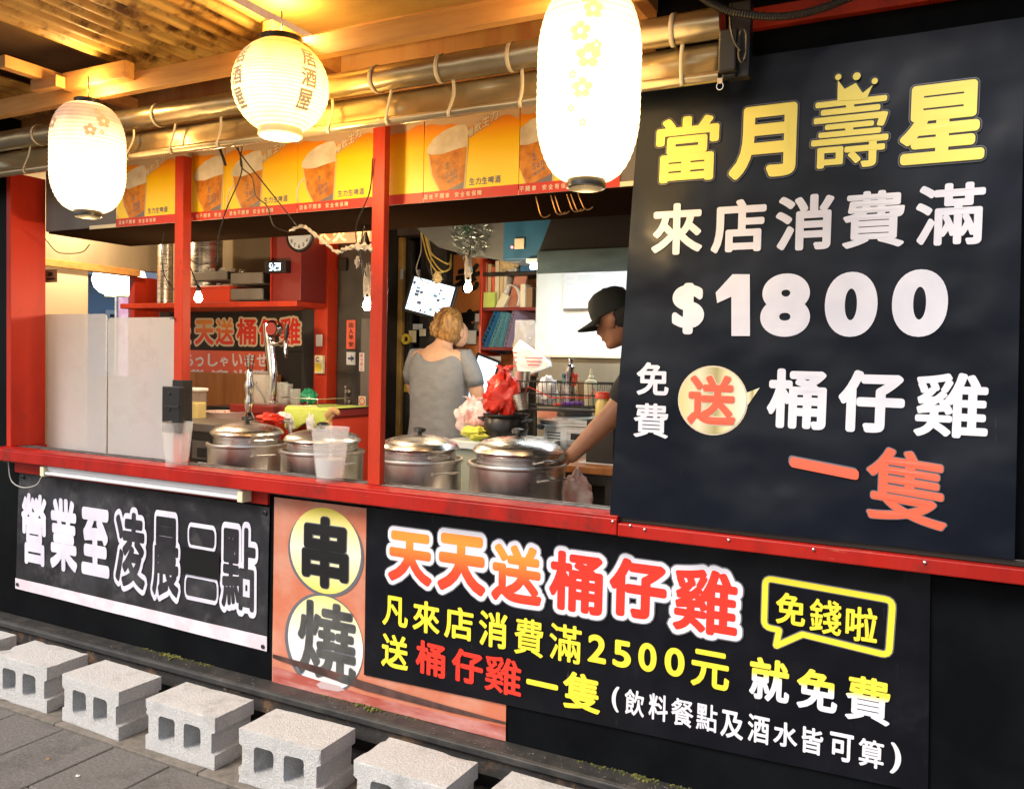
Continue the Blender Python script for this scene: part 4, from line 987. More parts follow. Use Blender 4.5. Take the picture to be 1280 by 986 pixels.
# ================================================================== OPENING: partitions, pitchers, latch
for u0, u1, v0, v1, v0b, lab_, y in ((54, 133, 393, 560, 396, 'cloudy acrylic splash panel beside the corner post', 2.99), (135, 219, 397, 577, 399, 'cloudy acrylic splash panel beside the first red post', 2.97)):
    a, b_ = at(u0, 470, y), at(u1, 470, y); zt_ = at(u0, v0, y).z
    o = MB(); x0, x1 = a.x, b_.x; r = .02
    pl = [(x0, .957), (x1, .957), (x1, zt_-r), (x1-r*.3, zt_-r*.3), (x1-r, zt_), (x0+r, zt_), (x0+r*.3, zt_-r*.3), (x0, zt_-r)]
    e = empty('splash_panel', (x0, y, .957), lab_, 'splash panel', 'clouded splash panels at the left of the opening')
    MB().prism(pl, y, y+.004).build('sheet', 'frost2', e)
    bx('edge_strip', 'glass', x1-.006, x1, y-.003, y+.007, .957, zt_-r, e, .001)
def pitcher(u, v, y, r, h, label, water):
    p = at(u, v, y); p.z = zs1+.001; e = empty('pitcher', p, label, 'pitcher', 'frosted pitchers on the sill')
    t = .0022
    prof = [(r*.70, 0), (r*.72, .004), (r*.70, .02), (r*.78, .045), (r, h-.012), (r*1.03, h), (r*1.03-t, h), (r-t, h-.012), (r*.78-t, .047), (r*.70-t, .022), (0, .020)]
    mb = MB(); n = 40; V = []
    for rr, z in prof:
        for k in range(n):
            a = 2*math.pi*k/n; sp = max(0, math.cos(a-2.6))**12*.30*max(0, (z/h-.75)/.25)
            V.append((p.x+rr*(1+sp)*math.cos(a), p.y+rr*(1+sp)*math.sin(a), p.z+z))
    mb.add(V, [(i*n+k, i*n+(k+1) % n, (i+1)*n+(k+1) % n, (i+1)*n+k) for i in range(len(prof)-1) for k in range(n)]).build('jug', 'frost', e, smooth=True)
    if water: MB().lathe([(r*.68, .022), (r*.76-t*2, .047), (r*.83-t*2, .095), (0, .0951)], p, 32).build('water', 'water', e, smooth=True)
    MB().tube(spline([p+Vector((-r*.6, r*.75, h-.02)), p+Vector((-r*.85, r*1.1, h-.03)), p+Vector((-r*.8, r*1.05, h*.5)), p+Vector((-r*.5, r*.65, h*.25))], 6), .006, 8).build('handle', 'frost', e, smooth=True)
pitcher(412, 606, 2.765, .078, .228, 'frosted plastic pitcher half full of water in front of the pots', True)
pitcher(221, 583, 2.738, .070, .205, 'frosted plastic pitcher standing below the first red post', False)
lt = empty('window_latch', at(213, 510, 2.79), 'black plastic latch block on the foot of the first red post', 'latch')
x0, x1, z0, z1 = rect(203, 483, 225, 541, 2.78); bx('block', 'black_plastic', x0, x1, 2.776, 2.808, z0, z1, lt, .005)
bx('sleeve', 'black_plastic', p1[0]-.004, p1[1]+.012, 2.8085, 2.866, at(220, 540, 2.8).z, at(220, 475, 2.8).z, lt, .002)
for v in (492, 512, 530):
    p = at(212, v, 2.776); MB().lathe([(0, 0), (.007, 0), (.006, .004), (0, .005)], (0, 0, 0), 12, Mx=Matrix.Translation(p) @ Matrix.Rotation(R(90), 4, 'X')).build('screw', 'iron', lt, smooth=True)
for v in (510, 531): 
    x0, x1, z0, z1 = rect(206, v-3, 222, v, 2.77); bx('groove', 'black_rubber', x0, x1, 2.770, 2.777, z0, z1, lt, .001)
tag(MB().tube([at(226-1, 399, 2.86), at(226, 399, 2.855), at(216, 398, 2.795), at(213, 398, 2.80)], .0035, 6).build('cable_tie', 'black_plastic'), 'black cable tie round the middle of the first red post', 'cable tie')

# ================================================================== STOCK POTS
def pot(u, vb, y, r, h, lidz, label):
    p = at(u, vb, y); zt_ = p.z; base = .957
    e = empty('stock_pot', (p.x, y, base), label, 'stock pot', 'steel stock pots lined up behind the sill')
    c = (p.x, y, 0)
    MB().lathe([(r*.97, base), (r, base+.01), (r, zt_-.016), (r*1.035, zt_-.014), (r*1.045, zt_-.006), (r*1.035, zt_+.002), (r*.98, zt_+.003), (r*.97, zt_-.03)], c, 56).build('body', 'steel_dark', e, smooth=True)
    r2 = r*.86
    MB().lathe([(r2, zt_-.025), (r2, zt_+.036), (r2*1.05, zt_+.040), (r2*1.055, zt_+.047), (r2*1.0, zt_+.050)], c, 56).build('steamer_ring', 'steel', e, smooth=True)
    L = [(r2*1.09, zt_+.046), (r2*1.10, zt_+.052)]
    for k in range(1, 11):
        a = k/10*math.pi/2; L.append((r2*1.08*math.cos(a) if k < 10 else .0, zt_+.054+lidz*math.sin(a)))
    MB().lathe(L, c, 56).build('lid', 'steel', e, smooth=True)
    zl = zt_+.054+lidz
    MB().lathe([(.010, zl-.003), (.012, zl+.012), (.027, zl+.014), (.031, zl+.022), (.028, zl+.032), (.014, zl+.037), (0, zl+.038)], c, 24).build('knob', 'black_plastic', e, smooth=True)
    for sgn, zz, rr in ((1, zt_-.055, r), (-1, zt_-.055, r), (1, zt_+.018, r2), (-1, zt_+.018, r2)):
        ad = R(-24)
        dx, dy = math.cos(ad)*sgn, math.sin(ad)*sgn; tx, ty = -dy, dx
        L_ = .055 if rr == r else .05
        pts = [(p.x+dx*rr+tx*.05, y+dy*rr+ty*.05, zz), (p.x+dx*(rr+L_)+tx*.047, y+dy*(rr+L_)+ty*.047, zz+.012), (p.x+dx*(rr+L_)-tx*.047, y+dy*(rr+L_)-ty*.047, zz+.012), (p.x+dx*rr-tx*.05, y+dy*rr-ty*.05, zz)]
        MB().tube(pts, .0042, 8).build('handle', 'steel', e, smooth=True)
        for q in (.05, -.05):
            MB().lathe([(0, -.006), (.010, -.004), (.010, .004), (0, .006)], (p.x+dx*rr*.99+tx*q, y+dy*rr*.99+ty*q, zz), 10).build('rivet', 'steel_dark', e, smooth=True)
pot(647, 578, 3.30, .212, .25, .062, 'stock pot with domed lid nearest the birthday banner')
pot(524, 572, 3.32, .200, .25, .055, 'stock pot with domed lid just right of the second red post')
pot(309, 553, 3.30, .200, .25, .050, 'stock pot behind the sill between the two frosted pitchers')
pot(403, 562, 3.34, .205, .25, .050, 'stock pot partly hidden behind the pitcher of water')

# ================================================================== LEFT BAY
def at_box(name, m, u0, v0, u1, v1, y, d, parent=None, bevel=.003, **k):
    x0, x1, z0, z1 = rect(u0, v0, u1, v1, y); return bx(name, m, x0, x1, y, y+d, z0, z1, parent, bevel, **k)
# grey grill machine behind first pitcher
e = empty('grill_machine', at(235, 585, 3.25), 'dark grey steel machine with vent panel behind the left pitcher', 'machine')
at_box('body', 'iron', 200, 534, 266, 592, 3.22, .32, e, .006)
at_box('top', 'hoodgrey', 196, 528, 268, 538, 3.20, .36, e, .004)
at_box('front_panel', 'hoodgrey', 240, 551, 264, 574, 3.205, .012, e, .002); at_box('vent', 'black_plastic', 246, 560, 264, 572, 3.20, .006, e, .001)
at_box('drawer_handle', 'steel', 247, 578, 266, 582, 3.19, .012, e, .003)
# jar
p = at(236, 533, 3.45); e = empty('sauce_jar', p, 'clear square jar of pale yellow sauce beside the first red post', 'jar')
x0, x1, z0, z1 = rect(226, 489, 246, 536, 3.45)
bx('jar', 'glass', x0, x1, 3.45, 3.53, z0, z1, e, .012, seg=3) if 0 else MB().box(x0, x1, 3.45, 3.53, z0, z1).build('jar', 'glass', e, bevel=.012, seg=3)
MB().box(x0+.004, x1-.004, 3.454, 3.526, z0+.004, z0+(z1-z0)*.72).build('sauce', 'sauce', e, bevel=.010, seg=3)
bx('lid', 'white_plastic', x0-.004, x1+.004, 3.446, 3.534, z1, z1+.02, e, .006)
# basin
p = at(281, 536, 3.7); e = empty('pink_basin', p, 'pale pink plastic basin with raw meat behind the left pots', 'basin')
p.z = at(281, 533, 3.7).z
MB().openlathe([(.0, .004), (.095, .0), (.118, .085), (.126, .088), (.126, .093), (.114, .089), (.092, .008), (0, .008)], p, 36).build('bowl', 'pinkplastic', e, smooth=True)
for k in range(5): MB().blob(p+Vector((-.05+.025*k, .02*((k % 2)*2-1), .068)), (.03, .022, .018), k, .5).build('meat', 'coral_print', e, smooth=True)
# orange crate edge
e = empty('orange_tray', at(272, 524, 3.85), 'orange plastic tray corner behind the pink basin', 'tray'); at_box('tray', 'salmon', 258, 512, 290, 532, 3.85, .25, e, .006); at_box('rim', 'black_plastic', 256, 508, 292, 513, 3.84, .27, e, .004)

# counter with cloth (bar table)
e = empty('bar_counter', at(350, 545, 3.8), 'reddish bar counter under the beer tap and green cloth', 'counter')
x0, x1, z0, z1 = rect(290, 508, 412, 520, 3.80); ztc = at(350, 508, 3.8).z
bx('top', 'darkred', x0, x1, 3.78, 4.30, ztc-.05, ztc, e, .006); bx('front', 'redplastic', x0+.02, x1-.02, 3.80, 4.28, .35, ztc-.051, e, .004)
e2_ = empty('green_cloth', at(380, 506, 3.78), 'lime green cloth draped over the front of the bar counter', 'cloth')
xa, xb = at(356, 505, 3.76).x, at(409, 505, 3.76).x; V = []; nx, nz = 24, 14
for j in range(nz+1):
    for i in range(nx+1):
        t = j/nz; s = i/nx; X = xa+(xb-xa)*s
        if t < .45: Y, Z = 4.15-(4.15-3.765)*t/.45, ztc+.004+.004*noise.noise(Vector((s*6, t*6, 1)))
        else: Y, Z = 3.765-.012*abs(noise.noise(Vector((s*5, t*3, 4)))), ztc+.004-(.125+.02*math.sin(s*9)-.03*s)*(t-.45)/.55
        V.append((X, Y, Z))
o = MB().add(V, [(j*(nx+1)+i, j*(nx+1)+i+1, (j+1)*(nx+1)+i+1, (j+1)*(nx+1)+i) for j in range(nz) for i in range(nx)]).build('cloth', 'lime_cloth', e2_, smooth=True); o.modifiers.new('t', 'SOLIDIFY').thickness = .004
# beer tap tower
ty = 3.95; b = at(339, 508, ty); e = empty('beer_tap', (b.x, ty, ztc), 'chrome beer tap tower with round red badge and black lever', 'beer tap')
t0, t1 = at(334, 405, ty), at(341, 470, ty)
MB().lathe([(.055, 0), (.055, .012), (.035, .02)], (b.x, ty, ztc), 24).build('base', 'chrome', e, smooth=True)
MB().tube(spline([(b.x, ty, ztc+.01), (t1.x, ty, t1.z), at(337, 430, ty), (t0.x+.01, ty, t0.z)], 6), [.032]*7+[.030]*6+[.034]*6, 16).build('column', 'chrome', e, smooth=True)
hd = at(339, 411, ty-.03)
MB().lathe([(0, 0), (.052, 0), (.056, .012), (.050, .05), (0, .05)], (0, 0, 0), 28, Mx=Matrix.Translation(hd) @ Matrix.Rotation(R(-90), 4, 'X')).build('head', 'chrome', e, smooth=True)
MB().lathe([(0, 0), (.040, 0), (.040, .006), (0, .006)], (0, 0, 0), 28, Mx=Matrix.Translation(hd+Vector((0, -.006, 0))) @ Matrix.Rotation(R(-90), 4, 'X')).build('badge', 'darkred', e, smooth=True)
a_ = at(341, 430, ty-.02); c_ = at(357, 430, ty-.05)
MB().tube([a_, (c_.x-.02, c_.y, a_.z), c_], [.014, .013, .011], 10).build('arm', 'chrome', e, smooth=True)
MB().tube([c_+Vector((0, 0, .02)), c_-Vector((0, 0, .04)), at(358, 447, ty-.07)], [.014, .011, .007], 10).build('spout', 'chrome', e, smooth=True)
MB().tube([c_+Vector((0, 0, .02)), at(358, 418, ty-.05), at(359, 405, ty-.05)], [.008, .014, .011], 10).build('lever', 'black_plastic', e, smooth=True)
# glass decanter stack
p = at(311, 530, 3.62); e = empty('chrome_dispenser', p, 'slim chrome dispenser with clear bulbs left of the beer tap', 'dispenser')
MB().lathe([(.05, 0), (.045, .02), (.03, .05), (.018, .07), (.024, .10), (.03, .13), (.020, .16), (.026, .20), (.030, .23), (.018, .26), (.022, .29), (.010, .32), (0, .325)], p, 20).build('body', 'chrome', e, smooth=True)
for k in (-.03, .005, .04): MB().tube([p+Vector((k*.4, 0, .30)), p+Vector((k, 0, .40))], .0035, 6).build('skewer', 'iron', e)
# glass pitcher with ladle
def tumbler(u, v, y, r, h, label, m='glass', grp='drinking glasses on the bar counter'):
    p = at(u, v, y); p.z = ztc+.006; t = .003
    o = MB().lathe([(r*.85, 0), (r, h), (r-t, h), (r*.85-t, .012), (0, .012)], p, 24).build('drinking_glass', m, smooth=True); tag(o, label, 'glass', grp); return o
p = at(327, 505, 3.86); e = empty('glass_pitcher', (p.x, 3.86, ztc), 'clear pitcher holding a black ladle, left of the beer tap', 'pitcher')
MB().lathe([(.055, .0), (.062, .17), (.065, .18), (.060, .17), (.052, .010), (0, .010)], (p.x, 3.86, ztc+.004), 26).build('jug', 'glass', e, smooth=True)
MB().tube(spline([at(321, 477, 3.86), at(320, 482, 3.86), at(327, 492, 3.86), at(332, 503, 3.86)], 5), .006, 8).build('ladle', 'black_plastic', e, smooth=True)
tumbler(353, 503, 3.90, .034, .135, 'tall clear glass directly right of the beer tap'); tumbler(369, 503, 3.86, .033, .10, 'shorter clear glass above the green cloth'); tumbler(360, 502, 4.05, .030, .12, 'clear glass behind the other two beside the tap')
tag(MB().blob(at(386, 495, 4.0), (.06, .04, .045), 12, .5).build('green_sponge_bag', 'green', smooth=True), 'crumpled green plastic bag behind the glasses', 'bag')
e = empty('wire_tray', at(370, 505, 3.84), 'low wire guard rail round the glasses on the counter', 'wire rack')
g0, g1 = at(346, 503, 3.80), at(397, 503, 3.80)
for z in (ztc+.012, ztc+.055): MB().tube([(g0.x, 4.1, z), (g0.x, 3.80, z), (g1.x, 3.80, z), (g1.x, 4.1, z)], .0025, 6).build('rail', 'steel', e)
for k in range(5): x = g0.x+(g1.x-g0.x)*k/4; MB().tube([(x, 3.80, ztc+.004), (x, 3.80, ztc+.055)], .002, 5).build('upright', 'steel', e)
# drinks carton and brush
e = empty('snack_pack', at(330, 520, 3.55), 'red and white snack packets behind the left pots', 'packet')
MB().blob(at(338, 524, 3.58), (.085, .05, .035), 21, .5).build('packet', 'redbag', e, smooth=True)
MB().blob(at(352, 522, 3.66), (.055, .04, .03), 25, .5).build('packet', 'whitebag', e, smooth=True)
for u, l in ((363, 'white handle bag tied in a knot left under the green cloth'), (388, 'white handle bag tied in a knot right under the green cloth')):
    tag(MB().blob(at(u, 530, 3.72), (.022, .02, .05), u, .6).build('tied_bag', 'whitebag', smooth=True), l, 'plastic bag')
e = empty('hand_brush', at(415, 545, 3.7), 'tan hand brush standing behind the pot of the water pitcher', 'brush')
MB().tube(spline([at(412, 541, 3.7), at(411, 528, 3.7), at(417, 517, 3.7)], 5), [.022]*6+[.012]*5, 10).build('bristles', 'ginger', e, smooth=True)
MB().tube(spline([at(409, 521, 3.7), at(417, 513, 3.7), at(424, 517, 3.7)], 5), [.020, .022, .024, .024, .022, .022, .02, .018, .016, .014, .010], 10).build('handle', 'ginger', e, smooth=True)

# back wall sign, wooden panel, orange greeting sign
YK = 4.485
e = empty('back_sign', at(300, 432, YK), 'dark back wall sign of red outlined characters behind the beer tap', 'sign')
at_box('board', 'dark', 212, 386, 384, 438, YK, .012, e, .001)
for c, u0, v0, u1, v1, m, bb in (('天', 213, 401, 238, 431, 'orange_red_print', .04), ('天', 244, 400, 267.5, 431, 'orange_red_print', .04), ('送', 270, 399, 292, 431, 'orange_red_print', .03), ('桶', 296, 398, 320.5, 431, 'red_print', .03), ('仔', 324, 398, 346, 431, 'red_print', .035), ('雞', 350.5, 397, 376, 431, 'red_print', .022)):
    px_char(c, u0, v0, u1, v1, YK-.001, m, bb, e, out=(('cream_print', bb+.075),))
e = empty('greeting_sign', at(270, 466, YK), 'orange red sign with white Japanese greeting above the plywood', 'sign')
at_box('board', 'coral_print', 205, 438, 331, 474, YK-.004, .014, e, .001)
for k, c in enumerate('いらっしゃいませ'):
    u = 214+15.3*k; sml = c in 'っゃ'
    px_char(c, u, 446 if sml else 442, u+(10 if sml else 12.5), 458, YK-.0055, 'white_print', .03, e)
for k, c in enumerate('歡迎光臨'): px_char(c, 238+26*k, 462, 260+26*k, 480, YK-.0055, 'white_print', .03, e)
at_box('plywood_board', 'brownwood', 214, 466, 345, 545, 4.40, .05, st, .003)
at_box('dark_pillar', 'dark', 377, 283, 394, 600, 4.36, .12, st, .003)
x0, x1, z0, z1 = rect(394.5, 298, 411, 600, 4.34); bx('red_pillar', 'red_orange', x0, x1, 4.32, 4.44, .35, 2.9, st, .003)
# sign panel near switch
e = empty('wall_switch', at(399, 435, 4.31), 'white switch on the inner red pillar', 'switch'); at_box('plate', 'white_plastic', 394.5, 418, 402, 433, 4.305, .012, e, .004)
e = empty('air_freshener', at(399, 455, 4.31), 'cream and yellow box stuck on the inner red pillar', 'dispenser'); at_box('box', 'creamplastic', 393, 444, 403, 467, 4.29, .028, e, .004); at_box('label', 'yellow_print', 394, 454, 401, 464, 4.287, .002, e, 0); px_char('C', 394.5, 446, 399, 452, 4.286, 'navyink', .03, e)
# shelf with glassware
YS = 4.05
e = empty('red_shelf', at(270, 385, YS), 'red painted hanging shelf with tall side board above the back sign', 'shelf')
zs = at(300, 377, YS).z; x0, x1 = at(150, 380, YS).x, at(336, 380, YS).x; xr = at(372, 340, YS).x
bx('board', 'red_orange', x0, xr-.002, YS, 4.44, zs-.035, zs, e, .003)
bx('side_board', 'darkred', x1, xr, YS+.03, 4.44, zs+.001, 2.85, e, .003); bx('edge', 'red_orange', x1-.012, x1-.001, YS+.02, 4.44, zs+.001, 2.85, e, .002)
bx('backing', 'concretewall', at(205, 330, 4.44).x, x1-.013, 4.44, 4.47, zs, 3.0, e, .002)
for (u0, u1, lb) in ((176, 196, 'flared base of red shelf unit behind the splash panel'),):
    pass
e = empty('clock', at(345, 335, YS), 'small black digital clock glowing 5:29 on the red side board', 'clock')
x0, x1_, z0, z1 = rect(331, 326, 357, 341, YS-.02); bx('case', 'black_plastic', x0, x1_, YS-.02, YS+.029, z0, z1, e, .003)
x = x0+.028; hh = (z1-z0); 
SEG = {'5': 'afgcd', '2': 'abged', '9': 'abcdfg'}
def seven(c, x, z, w, h, y):
    mb = MB(); t = .0045
    S = {'a': (x, x+w, z+h-t, z+h), 'd': (x, x+w, z, z+t), 'g': (x, x+w, z+h/2-t/2, z+h/2+t/2), 'f': (x, x+t, z+h/2, z+h), 'e': (x, x+t, z, z+h/2), 'b': (x+w-t, x+w, z+h/2, z+h), 'c': (x+w-t, x+w, z, z+h/2)}
    for i, q in enumerate(SEG[c]): a, b, c_, d = S[q]; mb.box(a, b, y-.0004*(i+1), y+.002, c_, d)
    mb.build('digit', 'digits', e)
for k, c in enumerate('529'): seven(c, x+.012+.028*k+(.012 if k else 0), z0+hh*.2, .020, hh*.6, YS-.021)
for q in (.38, .62): bx('colon', 'digits', x+.037, x+.041, YS-.0215, YS-.0195, z0+hh*q-.002, z0+hh*q+.002, e, 0)
p = at(377, 294, YS+.02); e = empty('wall_clock', p, 'round clock tucked under the hood beside the red side board', 'clock')
RX = Matrix.Translation(p) @ Matrix.Rotation(R(90), 4, 'X')
MB().lathe([(0, 0), (.105, 0), (.11, .012), (.105, .025), (.092, .02), (0, .018)], (0, 0, 0), 36, Mx=RX).build('case', 'iron', e, smooth=True)
MB().lathe([(0, .0185), (.091, .0185), (.091, .0215), (0, .0215)], (0, 0, 0), 36, Mx=RX).build('face', 'paper', e, smooth=True)
for k, (c, a) in enumerate((('6', 0), ('7', .5), ('5', -.5), ('8', 1.02), ('4', -1.02))): X, Z = p.x-.072*math.sin(a), p.z-.072*math.cos(a); glyph_mesh(c, .02, (X-.008, X+.008, Z-.012, Z+.012), 'shadow_print', y=p.y-.022, dep=.004, parent=e)
# trays, cups
def tray(u0, v0, u1, v1, y, label, cups=0, m='hoodgrey', grp='stacked serving trays on the red shelf'):
    e = empty('serving_tray', at((u0+u1)/2, v1, y), label, 'tray', grp); x0, x1, z0, z1 = rect(u0, v0, u1, v1, y)
    bx('base', m, x0, x1, y, y+.22, z0, z0+.012, e, .004); h = z1-z0
    bx('front_wall', m, x0, x1-.002, y-.006, y+.002, z0+.004, z1, e, .003); bx('end_wall', 'black_plastic', x1-.001, x1+.007, y-.004, y+.22, z0+.004, z1, e, .003)
    return z0+.012, x0, x1
z_, xa, xb = tray(242, 340, 285, 351, YS+.02, 'grey tray carrying clear glasses, on the red basin')
for k in range(9):
    X = xa+.03+(xb-xa-.05)*k/8; tag(MB().lathe([(.014, 0), (.018, .075), (.016, .075), (.012, .006), (0, .006)], (X, YS+.06+.05*(k % 3), z_), 14).build('small_glass', 'glass', smooth=True), 'small clear glass standing among others on the grey tray above the red basin', 'glass', 'small clear glasses on the grey tray')
e = empty('red_basin', at(262, 378, YS), 'red plastic basin full of glasses on the red shelf', 'basin')
x0, x1_, z0, z1 = rect(230, 359, 291, 377, YS+.04)
MB().add([(x0+.02, YS+.03, zs+.002), (x1_-.02, YS+.03, zs+.002), (x1_-.02, YS+.25, zs+.002), (x0+.02, YS+.25, zs+.002), (x0, YS+.01, z1), (x1_, YS+.01, z1), (x1_, YS+.27, z1), (x0, YS+.27, z1)], [(3, 2, 1, 0), (0, 1, 5, 4), (1, 2, 6, 5), (2, 3, 7, 6), (3, 0, 4, 7)]).build('tub', 'redplastic', e, bevel=.006)
bx('rim', 'redplastic', x0-.008, x1_+.008, YS+.002, YS+.012, z1-.004, z1+.004, e, .003)
for k in range(12): tag(MB().lathe([(.014, 0), (.019, .03), (.017, .03), (.012, .004), (0, .004)], (x0+.03+(x1_-x0-.06)*k/11, YS+.05+.04*(k % 4), z1-.006), 12).build('small_glass', 'glass', smooth=True), 'small clear glass heaped in the red basin', 'glass', 'small clear glasses in the red basin')
for (v0, v1, lb) in ((341, 355, 'black tray with white cups, upper of the two beside the red board'), (361, 375, 'black tray with white cups, lower of the two beside the red board')):
    z_, xa, xb = tray(289, v0, 329, v1, YS+.0, lb)
    for k in range(3): tag(MB().lathe([(.02, 0), (.032, .035), (.029, .035), (.018, .006), (0, .006)], (xa+.07+(xb-xa-.10)*k/2, YS+.06+.03*(k % 2), z_+.012), 18).build('cup', 'bone', smooth=True), 'white ceramic cup standing in the %s black tray' % ('upper' if v0 < 350 else 'lower'), 'cup', 'white cups in the %s black tray' % ('upper' if v0 < 350 else 'lower'))
# steel ducts
for (u0, u1, lb) in ((199, 214, 'shiny steel duct standing left of the first red post'), (240, 274, 'shiny steel duct standing right of the first red post')):
    y = 4.22; a, b_ = at(u0, 340, y), at(u1, 340, y); r = (b_.x-a.x)/2*.86
    e = empty('steel_duct', ((a.x+b_.x)/2, y, zs), lb, 'duct'); MB().lathe([(r, zs+.002), (r, 2.0), (r*1.02, 2.001), (r*1.02, 2.02), (r, 2.021), (r, 2.98)], ((a.x+b_.x)/2, y, 0), 32).build('pipe', 'steel', e, smooth=True)
# door area between pillars
e = empty('dark_door', at(438, 560, 4.46), 'dark stained door with stickers between inner pillar and second post', 'door')
x0, x1_ = at(412, 400, 4.44).x, at(470, 400, 4.44).x
dm = mat('dark_door_paint', (.035, .032, .026), .5, col2=(.06, .055, .045), scale=5, dirt=(.14, .13, .10), dlo=.6, dhi=.9, dscale=4)
M['doorm'] = dm; bx('leaf', 'doorm', x0, x1_, 4.42, 4.46, .35, 2.45, e, .004)
at_box('pull_bar', 'steel', 430, 482, 432, 514, 4.38, .012, e, .003)
for v in (487, 500, 509): at_box('bolt', 'steel_dark', 433.5, v, 437, v+4, 4.40, .018, e, .002)
at_box('side_rail', 'hoodgrey', 450, 398, 461, 600, 4.39, .028, e, .003)
at_box('arrow_sticker', 'paper', 433, 440, 444, 456, 4.412, .004, e, 0)
polyprint('arrow', [(435, 446.6), (439, 446.6), (438, 443.5), (443, 448), (438, 452.5), (439, 449.4), (435, 449.4)][::-1], 4.409, 'navyink', e)
at_box('notice_sticker', 'paper', 449, 441, 455, 464, 4.385, .004, e, 0)
for k, c in enumerate('請勿靠近'): px_char(c, 450, 442+5.5*k, 454, 446.5+5.5*k, 4.384, 'coral_print', .01, e)
at_box('no_smoking_sticker', 'cream_print', 448, 495, 457, 509, 4.385, .004, e, 0)
disc('no_smoking_ring', 449, 497, 456, 506, 4.3835, 'red_print', e, 24, ring=.006)
at_box('charm_paper', 'coral_print', 433, 400, 444, 436, 4.412, .004, e, 0)
for k, c in enumerate('出入平安'): px_char(c, 436, 403+8*k, 442, 409.5+8*k, 4.4105, 'shadow_print', .02, e)
e = empty('neon_sign', at(430, 303, 4.2), 'glowing orange sign with yellow line character above the dark door', 'sign')
at_box('board', 'neon', 396, 284, 470, 303, 4.25, .03, e, .003)
px_char('火', 416, 283, 433, 302, 4.248, 'neonline', .012, e); px_char('大', 396, 282, 412, 301, 4.248, 'neonline', .012, e); px_char('炒', 446, 283, 462, 302, 4.248, 'neonline', .012, e)
e = empty('thermometer_box', at(427, 330, 4.40), 'small brown plastic box with dangling cord high on the dark door', 'box'); at_box('box', 'iron', 423, 323, 432, 338, 4.39, .028, e, .003)

# card stuck on cream wall panel, facing the camera
e = empty('shop_card', at(63, 344, 3.0), 'tan business card clipped beside the corner post', 'card'); at_box('card', 'cardboard', 55, 337, 71, 353, 3.0, .004, e, .001)
px_char('串', 60, 340, 66, 346, 2.999, 'shadow_print', .03, e); at_box('print_line', 'shadow_print', 58, 347.5, 68, 349.5, 2.998, .001, e, 0)

# street seen through the side window
for u, v, r, lb in ((138, 350, .16, 'round white lantern outside, left one seen through the side window'), (153, 345, .20, 'round white lantern outside, right one seen through the side window')):
    d = at(u, v, 4.3); e = empty('street_lantern', d, lb, 'paper lantern'); d = EYE+(d-EYE)*1.22
    MB().lathe([(r*.3, -r*.86), (r*.6, -r*.72), (r*.86, -r*.45), (r, 0), (r*.86, r*.45), (r*.6, r*.72), (r*.3, r*.86)], d, 28).build('paper', 'lanternfar', e, smooth=True)
    MB().lathe([(r*.30, -.02), (r*.30, .0)], (d.x, d.y, d.z-r*.86), 20).build('ring', 'creamplastic', e, smooth=True)
e = empty('street_house', (-14, 10, 0), 'blue grey house across the street seen through the side window', 'house')
bx('wall', 'farwall', -15.5, -14.5, 6, 16, -.02, 9, e, .02)
for zz in (1.3, 3.9, 6.2):
    for k in range(6): y = 6.8+1.5*k; f = bx('window', 'white_metal', -14.5, -14.44, y-.5, y+.5, zz, zz+1.2, e, .01); bx('pane', 'farglass', -14.44, -14.42, y-.42, y+.42, zz+.08, zz+1.12, f, .0)
bx('awning_board', 'white_metal', -14.5, -14.0, 6.2, 15.8, 3.1, 3.3, e, .01)
e = empty('street_banner', (-9.4, 7.1, 0), 'pink street banner on a pole seen through the side window', 'banner'); d = EYE+(at(146, 375, 4.3)-EYE)*1.7
MB().tube([(d.x, d.y, 0), (d.x, d.y, 3)], .03, 8).build('pole', 'steel', e); bx('cloth', 'pinkpost', d.x-.02, d.x+.22, d.y, d.y+.01, 1.2, 2.7, e, .001)

# ================================================================== RIGHT BAY
# ochre tubes / dark corrugated corner left of the monitor
e = empty('corner_partition', (at(500, 400, 4.9).x, 4.9, .35), 'dark corner partition of vertical steel strips with ochre edges behind the second post', 'partition')
for k, (u0, u1, m, v0) in enumerate(((478, 484, 'yellowpost', 293), (484.5, 493, 'hoodgrey', 293), (493.5, 499, 'dark', 293), (499.5, 505, 'yellowpost', 298), (505.5, 511, 'dark', 298), (511.5, 517, 'ledge', 303), (517.5, 527, 'blackwall', 305), (527.5, 560, 'dark', 300))):
    a, b_ = at(u0, 400, 4.86), at(u1, 400, 4.86); bx('strip', m, a.x, b_.x, 4.86-.03*(k % 2), 4.92, .35, at(490, v0, 4.86).z, e, .004)
at_box('header', 'hoodgrey', 478, 280, 545, 294, 4.82, .12, e, .004)
for (u, v) in ((502, 343), (523, 344)): at_box('tag', 'white_plastic', u-2, v-7, u+2, v+6, 4.815, .004, e, .001)
# calligraphy panel
e = empty('calligraphy_panel', at(583, 430, 5.05), 'orange wall panel with large black brush characters behind the woman', 'wall panel')
at_box('panel', 'orangepaper', 556, 318, 605, 560, 5.05, .03, e, .002)
px_char('老', 569, 330, 600, 365, 5.047, 'shadow_print', .055, e, shear=.15); px_char('家', 572, 386, 604, 425, 5.047, 'shadow_print', .05, e, shear=.12)
at_box('seam', 'dark', 562.5, 330, 563.3, 500, 5.045, .004, e, 0)
for (u0, v0, u1, v1, lb) in ((594, 392, 601, 402, 'small white note on the shelf post'), (584, 413, 595, 430, 'white envelope leaning below the brush characters')):
    tag(at_box('paper_note', 'paper', u0, v0, u1, v1, 5.0, .006, None, .001), lb, 'note')
